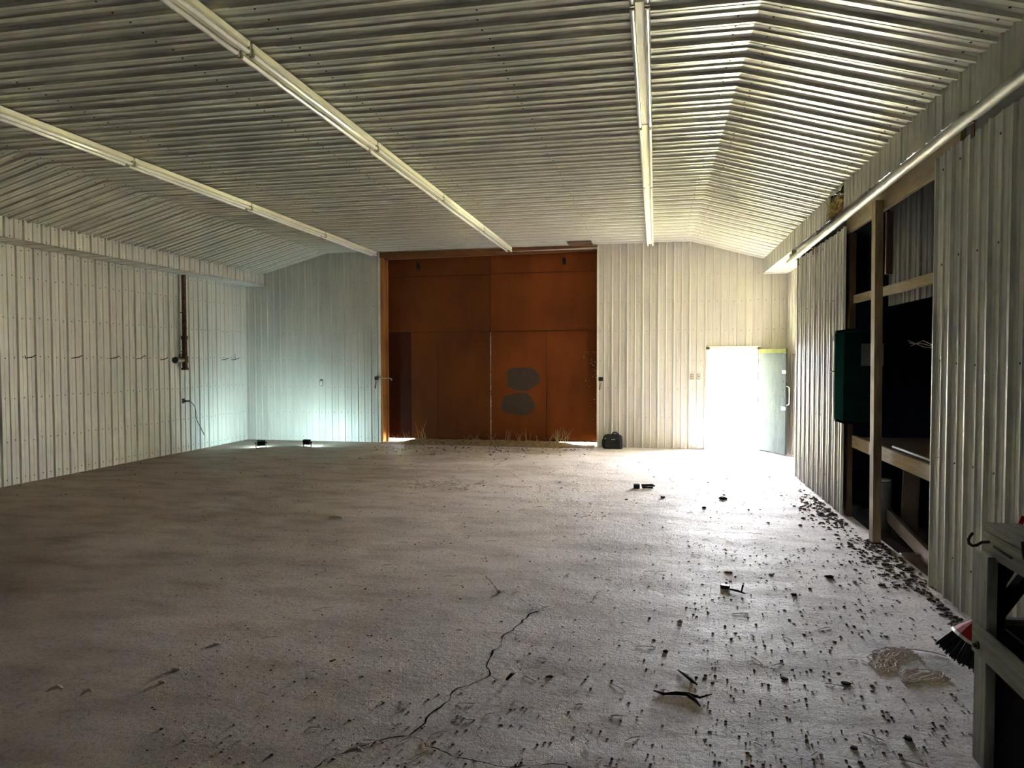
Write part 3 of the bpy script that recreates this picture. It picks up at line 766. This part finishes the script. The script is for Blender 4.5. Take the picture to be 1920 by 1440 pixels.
panel('sliding_panel', 1.6, 6.02, 3.30, 3.315, .03, 'ribbed steel sliding panel behind the old workbench')
t = thing('door_track', (2.03, 6, 3.36), 'round galvanised sliding door track under the soffit', 'track')
mb = MB(); mb.tube([(2.035, .5, 3.402), (2.035, 4.7, 3.388), (2.035, 6.56, 3.374), (2.035, 9.3, 3.335), (2.035, 11.85, 3.292)], .041, 16); mb.build('rail', M['galv'], t, smooth=True)
for y in (3.2, 5.4, 7.6, 9.9, 11.6):
    zz = 3.388 if y < 5 else 3.374 - (y - 6.5) * .0156
    mb = MB(); mb.box(2.03, 2.10, y - .02, y + .02, zz + .03, SZB - .002); mb.box(2.005, 2.065, y - .025, y + .025, zz + .036, zz + .046)
    if y > 11: mb.box(2.0, 2.07, y - .03, y + .03, zz + .03, zz + .09)
    mb.build('track_bracket', M['galv'], t)
for y in (4.2, 5.3, 10.2, 11.2):
    zz = 3.39 if y < 6 else 3.374 - (y - 6.5) * .0156
    mb = MB(); mb.box(2.05, 2.058, y - .025, y + .025, zz - .14, zz - .03); mb.tube([(2.045, y - .05, zz - .05), (2.045, y - .02, zz - .045), (2.045, y + .05, zz - .05)], .012, 6); mb.build('trolley_hanger', M['rust'], t)
# timbers
mb = MB(); mb.box(2.13, 2.17, 5.7, 8.80, 3.205, 3.435); tag(mb.build('header_beam', M['wood_horiz'], origin=(2.15, 7.3, 3.2), bevel=.004), 'long wooden beam across the top of the dark opening', 'beam')
mb = MB(); mb.prism([(2.075, 7.44, -.004), (2.15, 7.44, -.004), (2.128, 7.44, 3.30), (2.055, 7.44, 3.30)], (0, .12, 0))
t = tag(mb.build('wall_post', M['wood_pale'], origin=(2.11, 7.5, 0), bevel=.003), 'tall slim wooden post standing in the dark opening', 'post')
mb = MB(); mb.box(2.175, 2.235, 7.50, 7.545, 2.6, 3.20); tag(mb.build('nailing_block', M['wood_brown'], origin=(2.2, 7.5, 2.6), bevel=.003), 'short brown board hanging behind the top of the slim post', 'board')
mb = MB(); mb.beam((2.20, 8.67, 2.455), (2.20, 5.99, 2.43), .04, .088); tag(mb.build('cross_rail', M['wood_horiz'], origin=(2.19, 7.3, 2.4), bevel=.003), 'pale wooden rail crossing the opening above the green cabinet', 'rail')
mb = MB(); mb.box(2.14, 2.21, 8.68, 8.80, 2.13, 3.20); tag(mb.build('wall_stud', M['wood_brown'], origin=(2.2, 8.74, 2.13), bevel=.004), 'brown wooden stud in the opening above the green cabinet', 'stud')
mb = MB(); mb.box(2.14, 2.199, 8.68, 8.80, -.004, 1.045); tag(mb.build('wall_stud', M['wood_brown'], origin=(2.2, 8.74, 0), bevel=.004), 'brown wooden stud in the opening below the green cabinet', 'stud')
mb = MB(); mb.box(2.14, 2.235, 5.84, 5.98, -.1, 2.38); tag(mb.build('wall_stud', M['wood_brown'], origin=(2.19, 5.9, 0), bevel=.004), 'tall brown wooden stud behind the edge of the nearer sliding panel', 'stud')
mb = MB(); mb.box(2.19, 2.24, 6.05, 6.19, 1.08, 2.25); tag(mb.build('hanging_board', M['wood_brown'], origin=(2.2, 6.1, 1.08), bevel=.004), 'flat brown board beside the tall stud opposite the green cabinet', 'board')
# store shelf: front board and deck
t = thing('store_shelf', (2.3, 7.3, .8), 'wooden shelf with dark deck inside the dark opening', 'shelf')
mb = MB(); mb.box(2.18, 2.22, 5.99, 8.66, .79, .925); mb.build('front_board', M['wood_horiz'], t, bevel=.004)
mb = MB(); mb.box(2.222, 3.1, 5.99, 8.66, .885, .905); mb.build('deck', M['wood_brown'], t)
mb = MB(); mb.box(3.05, 3.09, 7.5, 7.59, -.1, .884); mb.build('shelf_leg', M['wood_brown'], t)
mb = MB(); mb.tube([(2.24, 7.42, .942), (2.245, 7.0, .940), (2.24, 6.5, .941), (2.25, 6.02, .940)], .014, 8)
tag(mb.build('pipe_offcut', M['galv'], origin=(2.25, 6.7, .9), smooth=True), 'thin shiny metal tube lying on the store shelf edge', 'tube')
# green cabinet
t = thing('green_cabinet', (2.3, 8.8, 1.085), 'dark green steel cabinet hung in the side opening', 'cabinet')
mb = MB(); mb.box(2.07, XO - .03, 8.575, 9.0, 1.087, 2.09); mb.build('cabinet_body', M['green'], t, bevel=.004)
mb = MB(); mb.box(2.066, 2.0705, 8.585, 8.99, 1.10, 2.078); fd = mb.build('cabinet_door', M['green'], t, bevel=.001)
mb = MB(); mb.tube([(2.066, 8.97, 1.64), (2.03, 8.98, 1.64), (2.03, 9.03, 1.64)], .007, 6); sub('door_catch', mb, M['dark_iron'], fd, t)
mb = MB(); mb.tube([(2.066, 8.97, 2.03), (2.05, 8.985, 2.06), (2.045, 8.99, 2.03), (2.05, 9.0, 2.00)], .006, 6); sub('hasp_ring', mb, M['galv'], fd, t)
mb = MB(); mb.box(2.245, 2.475, 8.571, 8.5745, 1.71, 1.955)
tag(mb.build('paper_notice', M['paper'], origin=(2.36, 8.573, 1.83)), 'blank faded paper sheet stuck on the dark green cabinet', 'paper')
# things in the gloom below the shelf
mb = MB(); mb.beam((2.45, 8.25, .12), (2.36, 6.1, -.04), .04, .14); tag(mb.build('loose_plank', M['old_dark'], origin=(2.4, 7.2, 0), bevel=.004), 'brown plank lying slanted on the soil under the store shelf', 'plank')
mb = MB(); mb.box(2.22, 2.9, 7.08, 7.14, -.13, .0); tag(mb.build('sill_board', M['old_dark'], origin=(2.5, 7.1, -.1), bevel=.004), 'low board across the soil in the dark opening beside the slim post', 'board')
mb = MB(); mb.beam((2.62, 8.15, -.1), (2.60, 8.0, .85), .16, .03, up=(0, 1, 0)); tag(mb.build('leaning_board', M['old_dark'], origin=(2.6, 8, 0)), 'dark board standing under the store shelf', 'board')
t = thing('metal_can', (2.47, 8.45, -.08), 'small grey metal can under the store shelf beside the slim post', 'can')
mb = MB(); mb.tube([(2.47, 8.45, -.085), (2.47, 8.45, .44), (2.47, 8.45, .45)], [.07, .07, .06], 14); mb.build('can_body', M['cover'], t, smooth=True)
mb = MB(); mb.tube([(2.47, 8.45, .45), (2.47, 8.45, .47)], .064, 14); mb.build('can_lid', M['galv'], t, smooth=True)
mb = MB()
for k in range(3):
    mb.tube([(2.6, 8.2 - k * .05, 1.98 - k * .03), (2.55, 7.6, 1.90 + .03 * k), (2.58, 7.0, 1.86 - .02 * k), (2.56, 6.5, 1.90), (2.5, 6.25, 2.0 + .02 * k)], .004, 5)
t = tag(mb.build('loose_wires', M['plate'], origin=(2.56, 7.2, 1.9)), 'thin loose wires hanging across the dark opening', 'wires')
# nest in the torn soffit
mb = MB(); rg = random.Random(31)
for k in range(420):
    y = rg.uniform(HY0 + .02, HY1 - .04); u = (y - HY0) / (HY1 - HY0)
    zc = SZB + rg.random() * (.14 + .12 * (1 - u)); x = rg.uniform(2.0, 2.09)
    a = rg.uniform(-1, 1); L = rg.uniform(.04, .14)
    dx, dy, dz = rg.uniform(-.5, .2) * L, a * L, rg.uniform(-.5, .6) * L
    if zc + dz > 3.70: continue
    mb.tube([(x, y, zc), (x + dx * .6, y + dy * .5, zc + dz * .6), (x + dx, y + dy, max(3.40, zc + dz - .02))], [.003, .0028, .0015], 3)
for k in range(40):
    mb.lump((rg.uniform(2.05, 2.08), rg.uniform(HY0 + .06, HY1 - .06), SZB + rg.uniform(.02, .12)), rg.uniform(.03, .06))
tag(mb.build('bird_nest', M['straw']), 'straw bird nest spilling out of the torn soffit', 'nest')

# ------------------------------------------------------------------ workbench
WX, WY = 1.404, 3.40
t = thing('workbench', (1.6, 2.6, 0), 'weathered grey wooden workbench in the near corner of the view', 'workbench')
Yf = 3.50; Yn = .9; X1 = 1.98
for i in range(4):
    xa = WX + .030 + i * .155
    mb = MB(); mb.box(xa, xa + .15, Yn, Yf + .02 - .012 * (i % 2), 1.02, 1.055 - .003 * (i % 2)); mb.build('top_plank', M['wood_bench'], t, bevel=.005)
mb = MB(); mb.box(WX + .030, WX + .065, Yn, Yf + .01, .915, 1.018); mb.build('apron', M['wood_bench'], t, bevel=.004)
mb = MB(); mb.box(WX + .05, X1, Yf - .035, Yf, .935, 1.018); mb.build('apron', M['wood_bench'], t, bevel=.004)
mb = MB(); mb.box(WX, WX + .042, WY - .01, Yf + .005, -.004, .93); mb.build('leg', M['wood_bench_up'], t, bevel=.004)
mb = MB(); mb.box(X1 - .045, X1, WY - .01, Yf + .005, -.004, .93); mb.build('leg', M['wood_bench_up'], t, bevel=.004)
for xa in (WX, X1 - .045):
    mb = MB(); mb.box(xa, xa + .042, Yn + .02, Yn + .12, -.004, .93); mb.build('leg', M['wood_bench_up'], t, bevel=.004)
mb = MB(); mb.box(WX + .044, WX + .078, WY + .0, Yf, .0, .91); mb.build('leg_shade_block', M['shade_black_ply'], t)  # added black block, paints the shaded front face of the leg
mb = MB(); mb.prism([(WX - .014, Yn, .43), (WX - .014, Yf, .485), (WX - .014, Yf, .615), (WX - .014, Yn, .56)], (.018, 0, 0)); st = mb.build('side_rail', M['wood_bench'], t, bevel=.004)
mb = MB(); mb.tube([(WX - .022, WY + .03, .53), (WX - .013, WY + .03, .53)], .017, 8); mb.tube([(WX - .034, WY + .03, .53), (WX - .022, WY + .03, .53)], .010, 6); sub('bolt', mb, M['dark_iron'], st, t)
mb = MB(); mb.box(WX + .09, X1, Yf - .04, Yf, .55, .642); mb.build('shelf_rail', M['wood_bench'], t, bevel=.004)
mb = MB(); mb.box(WX + .044, X1 - .05, Yn, Yf - .041, .585, .615); mb.build('shelf', M['shade_black_ply'], t)
mb = MB(); mb.box(WX + .046, WX + .056, Yn, Yf - .1, .0, .58); mb.build('shade_side_board', M['shade_black_ply'], t)  # added black board, stands in for the darkness under the bench
mb = MB(); mb.box(WX + .06, X1 - .05, Yf - .03, Yf - .015, 0, .55); mb.build('shade_end_board', M['shade_black_ply'], t)  # added black board at the end, same under-bench darkness
mb = MB(); mb.beam((WX + .055, Yf - .06, .66), (WX + .21, Yf - .06, .90), .04, .055, up=(0, 1, 0)); mb.build('knee_brace', M['shade_black_ply'], t)  # back-lit side of the brace put into its black colour
mb = MB(); mb.prism([(WX + .045, Yf - .02, .655), (WX + .19, Yf - .02, .935), (WX + .045, Yf - .02, .935)], (0, .012, 0)); mb.build('gusset', M['cover'], t)
mb = MB(); mb.tube([(1.465, 3.45, .98), (1.43, 3.45, .982), (1.403, 3.45, .979), (1.385, 3.45, .966), (1.368, 3.45, .962), (1.354, 3.45, .972), (1.351, 3.45, .990), (1.358, 3.45, 1.006), (1.369, 3.45, 1.02)], .0065, 8); mb.build('hook', M['dark_iron'], t, smooth=True)
mb = MB(); mb.tube([(WX + .027, 3.40, .975), (WX + .024, 3.33, .972), (WX + .025, 3.24, .968)], .0045, 6); mb.tube([(WX + .027, 3.16, 1.056), (WX + .024, 3.15, 1.03), (WX + .026, 3.14, .99)], .005, 6); mb.build('bent_nail', M['dark_iron'], t)

# ------------------------------------------------------------------ broom
t = thing('broom', (1.83, 4.47, 0), 'red broom with black bristles leaning behind the workbench', 'broom')
top_ = Vector((2.035, 4.50, .875)); basev = Vector((1.80, 4.45, .285)); ax = (basev - top_).normalized()
far = top_ - ax * .55
mb = MB(); mb.tube([tuple(basev), tuple(top_), tuple(top_ - ax * .02)], .0125, 10); mb.build('handle', M['red'], t, smooth=True)
side = ax.cross(Vector((0, 1, 0))).normalized()
hd = (Vector((1.745, 4.47, .17)) - Vector((1.83, 4.47, .265))).normalized()    # bristles fan towards the room
wd = Vector((0, 1, 0)); th = hd.cross(wd).normalized()
hp = Vector((1.835, 4.47, .275))
def ring(c, w, tk): return [tuple(c + wd * w * a + th * tk * b) for a, b in ((-1, -1), (-.3, -1.25), (.3, -1.25), (1, -1), (1, 1), (.3, 1.25), (-.3, 1.25), (-1, 1))]
def loft(rings):
    m = MB(); n = len(rings[0])
    for r in rings: m.v += r
    for j in range(len(rings) - 1):
        for i in range(n):
            a = j * n + i; b = j * n + (i + 1) % n; m.f.append((a, b, b + n, a + n)); m.mi.append(0)
    m.f.append(tuple(range(n))[::-1]); m.f.append(tuple((len(rings) - 1) * n + i for i in range(n))); m.mi += [0, 0]
    return m
dn = Vector((-.45, 0, -.89)).normalized()
th = dn.cross(wd).normalized()
hp = Vector((1.80, 4.45, .285))
hdm = loft([ring(hp, .03, .022), ring(hp + dn * .05, .07, .04), ring(hp + dn * .095, .10, .052)]).build('broom_head', M['red'], t, bevel=.003)
loft([ring(hp + dn * .095, .102, .054), ring(hp + dn * .112, .104, .055)]).build('collar_band', M['white_plastic'], t)
mb = MB(); rg = random.Random(41)
for k in range(520):
    a, b = rg.uniform(-1, 1), rg.uniform(-1, 1)
    s = hp + dn * .11 + wd * .098 * a + th * .05 * b
    L = rg.uniform(.105, .13)
    e = s + dn * L + wd * .05 * a + th * .032 * b + Vector((rg.uniform(-.006, .006), rg.uniform(-.006, .006), 0))
    if e.z < .002: e = s + (e - s) * ((s.z - .002) / (s.z - e.z))
    mb.tube([tuple(s), tuple((s + e) / 2 + wd * .004 * a), tuple(e)], [.0045, .004, .0022], 4)
o = mb.build('bristles', M['bristle'], t); o['kind'] = 'stuff'

# ------------------------------------------------------------------ twine on the floor
mb = MB(); rg = random.Random(53)
def scribble(cx, cy, rx, ry, n, ph0):
    pts = []
    for k in range(n):
        u = k / n; t_ = u * 2 * PI * 4 + ph0
        r = .35 + .65 * abs(math.sin(u * 11 + ph0))
        pts.append((cx + rx * r * math.cos(t_) + rg.uniform(-.012, .012), cy + ry * r * math.sin(t_ * 1.13) + rg.uniform(-.012, .012), .002 + .005 * abs(math.sin(t_ * 2.7))))
    mb.tube(pts, .0042, 5)
scribble(1.42, 4.62, .13, .12, 190, .3); scribble(1.50, 4.33, .15, .10, 100, 1.7)
scribble(1.33, 4.50, .09, .16, 110, 2.9)
mb.tube([(1.45, 4.70, .004), (1.55, 4.71, .012), (1.66, 4.70, .006), (1.72, 4.66, .004)], .004, 5)
mb.tube([(1.2, 4.5, .004), (1.28, 4.42, .004), (1.36, 4.37, .004)], .003, 5)
tag(mb.build('tangled_twine', M['twine'], origin=(1.45, 4.45, 0)), 'flat tangle of pale twine on the floor near the broom', 'twine')

# ------------------------------------------------------------------ debris lying on the floor, each piece its own
def clod(x, y, r, mat, label, cat, name, seed, flat=.6, extra=0, zoff=0):
    rg = random.Random(seed); mb = MB(); mb.lump((x, y, floor_z(x, y) + r * .06 + zoff), r, 0, flat, 8, rg)
    for k in range(extra):
        a = rg.uniform(0, 6.3); mb.lump((x + math.cos(a) * r * .8, y + math.sin(a) * r * .6, floor_z(x, y)), r * rg.uniform(.3, .55), 0, flat, 6, rg)
    return tag(mb.build(name, M[mat], origin=(x, y, 0)), label, cat)
def block(x, y, w, d, h, rz, mat, name, label, cat):
    mb = MB(); m = Matrix.Translation((x, y, floor_z(x, y))) @ Matrix.Rotation(rz, 4, 'Z'); mb.box(-w / 2, w / 2, -d / 2, d / 2, 0, h, 0, m)
    return tag(mb.build(name, M[mat], origin=(x, y, 0), bevel=.003), label, cat)
mb = MB(); m = Matrix.Translation((-.24, 10.06, 0)) @ Matrix.Rotation(.1, 4, 'Z'); mb.box(-.045, .035, -.04, .04, -.004, .055, 0, m)
mb.tube([(-.18, 10.07, .035), (-.08, 10.08, .04), (-.03, 10.09, .04), (.0, 10.07, .03)], [.02, .018, .02, .012], 7); mb.tube([(-.17, 10.04, .012), (-.02, 10.03, .015)], .015, 6)
tag(mb.build('broken_fitting', M['black_plastic'], origin=(-.2, 10.06, 0)), 'black broken fitting on the brightly lit floor toward the man door', 'debris')
clod(.856, 9.46, .05, 'barkdark', 'dark flat lump on the bright floor past the broken fitting', 'debris', 'dirt_clod', 1, .6)
clod(.106, 9.39, .028, 'barkdark', 'small dark lump between the broken fitting and the dark flat lump', 'debris', 'dirt_clod', 2, .8)
clod(.585, 8.84, .026, 'barkdark', 'small round dark lump in front of the dark flat lump', 'debris', 'dirt_clod', 3, .8)
block(.545, 5.77, .068, .04, .026, -.25, 'black_plastic', 'plastic_block', 'small black oblong block on the floor beside a curled bark flake', 'debris')
mb = MB(); mb.tube([(.575, 5.70, .008), (.625, 5.66, .012), (.68, 5.62, .006)], [.006, .009, .004], 6); mb.tube([(.655, 5.66, .008), (.675, 5.74, .03)], [.006, .008], 5)
tag(mb.build('bark_flake', M['barkdark'], origin=(.62, 5.66, 0)), 'curled dark bark flake beside the small black oblong block', 'debris')
clod(1.04, 5.69, .02, 'barkdark', 'round dark clod past the black oblong block toward the dark opening', 'debris', 'dirt_clod', 5, .8)
clod(.61, 6.2, .034, 'barkdark', 'flat dark flake lying beyond the black oblong block', 'debris', 'bark_chip', 6, .25)
clod(.95, 6.2, .028, 'barkdark', 'oval dark flake beyond the round dark clod', 'debris', 'bark_chip', 7, .25)
clod(1.405, 6.2, .028, 'barkdark', 'large crumbly dark clod before the edge of the nearer sliding panel', 'debris', 'dirt_clod', 8, .7, 4)
clod(1.575, 6.1, .018, 'chip', 'white pebble next to the large crumbly dark clod', 'pebble', 'pebble', 9, .9)
mb = MB(); mb.tube([(.135, 4.16, .002), (.165, 4.10, .007), (.20, 4.04, .006), (.235, 3.985, .002)], [.003, .007, .009, .004], 6); mb.lump((.232, 4.06, .008), .010, 0, 1., 6)
tag(mb.build('wood_splinter', M['barkdark'], origin=(.18, 4.07, 0)), 'short dark splinter lying above the forked dark stick', 'stick')
mb = MB(); mb.tube([(.055, 3.845, .001), (.12, 3.86, .004), (.18, 3.855, .006), (.24, 3.835, .003), (.305, 3.87, .012)], [.006, .010, .010, .006, .002], 7)
mb.tube([(.18, 3.85, .004), (.215, 3.80, .002), (.235, 3.745, .001)], [.011, .009, .004], 6); mb.tube([(.055, 3.845, .001), (.0, 3.87, .003)], [.009, .004], 6)
tag(mb.build('forked_stick', M['barkdark'], origin=(.18, 3.85, 0)), 'forked dark stick on the near floor', 'stick')
clod(.07, 4.42, .016, 'barkdark', 'dark crumbly clod farther than the short splinter', 'debris', 'dirt_clod', 12, .7, 2)
clod(.716, 4.16, .02, 'barkdark', 'oval dark chip in the row with the twine, nearer the forked stick', 'debris', 'bark_chip', 13, .35)
clod(1.035, 4.16, .026, 'barkdark', 'oval dark chip between the twine and the other oval chip', 'debris', 'bark_chip', 14, .35)
clod(.18, 4.95, .022, 'chip', 'pale crumbled concrete chip beyond the forked stick', 'pebble', 'pebble', 15, .7, 3)
clod(-1.165, 5.31, .022, 'chip', 'white pebble lying on the floor crack', 'pebble', 'pebble', 16, .8)
mb = MB(); mb.tube([(-3.62, 7.51, .012), (-3.52, 7.505, .016), (-3.45, 7.49, .01)], [.010, .012, .008], 6)
tag(mb.build('pale_stick', M['stickpale'], origin=(-3.52, 7.5, 0)), 'short pale stick on the brown floor beyond the cracks', 'stick')
def curl(x, y, L, a, label, seed, mat='stickpale'):
    rg = random.Random(seed); mb = MB(); c, s = math.cos(a), math.sin(a)
    mb.tube([(x - c * L, y - s * L, .006), (x - c * L * .3, y - s * L * .3, .02), (x + c * L * .4, y + s * L * .4, .024), (x + c * L, y + s * L, .008)], [.003, .009, .011, .004], 6)
    mb.lump((x + c * L * .5, y + s * L * .5, .016), .014, 0, 1., 6, rg)
    return tag(mb.build('leaf_curl', M[mat], origin=(x, y, 0)), label, 'leaf')
curl(-3.165, 3.245, .04, .6, 'curled dry leaf, outermost of the near floor litter', 1)
curl(-2.965, 3.245, .03, 1.0, 'curled dry leaf between the outermost leaf and the pebbles', 2)
clod(-2.70, 3.61, .022, 'stickpale', 'light brown pebble, the larger of two on the near brown floor', 'pebble', 'pebble', 23, .8)
clod(-2.665, 3.45, .018, 'stickpale', 'light brown pebble, the smaller of two on the near brown floor', 'pebble', 'pebble', 24, .8)
clod(-2.695, 4.0, .02, 'chip', 'broken dirt lump with crumbs on the brown floor', 'debris', 'dirt_clod', 25, .6, 4)
clod(-.575, 3.95, .02, 'barkdark', 'dark shredded bark lump to the side of the widest crack', 'debris', 'bark_chip', 26, .4, 5)
mb = MB(); mb.tube([(-.80, 3.84, .008), (-.785, 3.89, .014), (-.775, 3.92, .008)], [.008, .010, .005], 6); tag(mb.build('wood_splinter', M['barkdark'], origin=(-.785, 3.89, 0)), 'stubby dark splinter right beside the widest crack', 'stick')
curl(-1.33, 2.98, .045, .3, 'curled dry leaf lying across the near crack', 5)
clod(1.17, 3.60, .026, 'barkdark', 'dark oval chip on the near floor before the workbench leg', 'debris', 'bark_chip', 28, .5)
clod(.905, 3.47, .018, 'barkdark', 'crumbly dark lump nearest to the workbench', 'debris', 'dirt_clod', 29, .4, 4)

# loose crumbs nobody could count
mb = MB(); rg = random.Random(61)
def crumb(x, y, r):
    if (x - 1.42) ** 2 + (y - 4.5) ** 2 < .12 or (x > 1.3 and y < 3.56) or (x - .545) ** 2 + (y - 5.77) ** 2 < .01 or (x > 1.66 and 4.3 < y < 4.65): return
    mb.lump((x, y, floor_z(x, y) - r * .05), r, 0, rg.uniform(.4, .9), 5, rg)
for k in range(3800):
    y = 2.6 + 9.5 * rg.random() ** 1.7; x = rg.uniform(-.62 * y - .6, min(1.95, .52 * y + .5))
    crumb(x, y, .0025 + .0075 * rg.random() ** 3)
for k in range(900):
    x = rg.uniform(.2, 1.9); y = rg.uniform(2.9, 7.2); crumb(x, y, .003 + .009 * rg.random() ** 3)
for k in range(520):      # heaps along the panel foot and opening
    y = rg.uniform(6.0, 7.6); x = 2.16 - abs(rg.gauss(0, .14)) - (.0 if rg.random() < .7 else rg.uniform(0, .3)); crumb(x, y, .005 + .018 * rg.random() ** 2.5)
for k in range(480):
    y = rg.gauss(8.9, .6); x = 2.05 - abs(rg.gauss(0, .17)); 
    if 7.6 < y < 11: crumb(x, y, .005 + .022 * rg.random() ** 2.5)
for k in range(260):
    y = rg.uniform(3.6, 6.0); x = 2.06 - abs(rg.gauss(0, .05)); crumb(x, y, .006 + .016 * rg.random() ** 2)
for k in range(500):
    x = rg.uniform(-5.7, -1.2); y = 14.3 - abs(rg.gauss(0, .7)); crumb(x, y, .005 + .018 * rg.random() ** 3)
for k in range(240):
    x = rg.uniform(-9, 2); y = rg.uniform(8, 13); crumb(x, y, .006 + .012 * rg.random() ** 3)
tag(mb.build('dirt_crumbs', M['soil']), 'dark dirt crumbs scattered over the concrete floor', 'dirt', kind='stuff')
mb = MB(); rg = random.Random(67)
for k in range(260):
    x = rg.gauss(-3.0, .38); y = rg.gauss(9.85, .22); mb.lump((x, y, floor_z(x, y)), .008 + .02 * rg.random() ** 2, 0, .5, 5, rg)
for k in range(320):
    y = 2.7 + 9 * rg.random() ** 1.8; x = rg.uniform(-.62 * y - .4, .3 * y); mb.lump((x, y, floor_z(x, y)), .003 + .006 * rg.random() ** 2, 0, .7, 5, rg)
tag(mb.build('concrete_chips', M['chip']), 'pale concrete chips scattered and heaped on the middle floor', 'chips', kind='stuff')
mb = MB(); rg = random.Random(71)
for k in range(170):
    y = 3 + 8 * rg.random() ** 1.5; x = rg.uniform(-.6 * y, .35 * y); a = rg.uniform(0, PI); L = rg.uniform(.015, .06)
    if x > 1.3: continue
    z = floor_z(x, y) + .003
    mb.tube([(x - math.cos(a) * L, y - math.sin(a) * L, z), (x, y, z + .004), (x + math.cos(a) * L, y + math.sin(a) * L, z)], .0022, 4)
tag(mb.build('straw_bits', M['stickpale']), 'straw bits scattered on the concrete floor', 'straw', kind='stuff')

# ------------------------------------------------------------------ light
w = bpy.data.worlds.new('World'); bpy.context.scene.world = w; w.use_nodes = True
bg = w.node_tree.nodes['Background']; bg.inputs[0].default_value = (.93, .94, 1.0, 1); bg.inputs[1].default_value = 22.0
sd = bpy.data.lights.new('sun', 'SUN'); sd.energy = 95; sd.angle = math.radians(1.5); sd.color = (1, .95, .86)
so = bpy.data.objects.new('sun', sd); C.objects.link(so)
so.rotation_euler = Vector((-1, -.13, -1.2)).to_track_quat('-Z', 'Y').to_euler()
pl = bpy.data.lights.new('doorway_portal', 'AREA'); pl.shape = 'RECTANGLE'; pl.size = MX1 - MX0; pl.size_y = MZ; pl.cycles.is_portal = True
po = bpy.data.objects.new('doorway_portal', pl); C.objects.link(po); po.location = ((MX0 + MX1) / 2, YB + .02, MZ / 2); po.rotation_euler = (-PI / 2, 0, 0)

# ------------------------------------------------------------------ camera
cam = bpy.data.cameras.new('camera'); cam.sensor_width = 36; cam.lens = 1343.34 / 1920 * 36; cam.clip_start = .05; cam.clip_end = 300
co = bpy.data.objects.new('camera', cam); C.objects.link(co)
yaw, pit, rol = math.radians(11.2987), math.radians(1.9132), math.radians(-.1087)
F = Vector((-math.sin(yaw) * math.cos(pit), math.cos(yaw) * math.cos(pit), -math.sin(pit))); R = Vector((math.cos(yaw), math.sin(yaw), 0)); U = R.cross(F)
R2 = R * math.cos(rol) + U * math.sin(rol); U2 = -R * math.sin(rol) + U * math.cos(rol)
m = Matrix((R2, U2, -F)).transposed().to_4x4(); m.translation = (0, 0, 1.78); co.matrix_world = m
S = bpy.context.scene; S.camera = co
S.view_settings.view_transform = 'Standard'; S.view_settings.look = 'None'; S.view_settings.gamma = 1.0; S.view_settings.use_curve_mapping = False
S.view_settings.exposure = 2.9
S.cycles.max_bounces = 10; S.cycles.diffuse_bounces = 7; S.cycles.glossy_bounces = 5; S.cycles.use_denoising = True
S.cycles.sample_clamp_indirect = 20
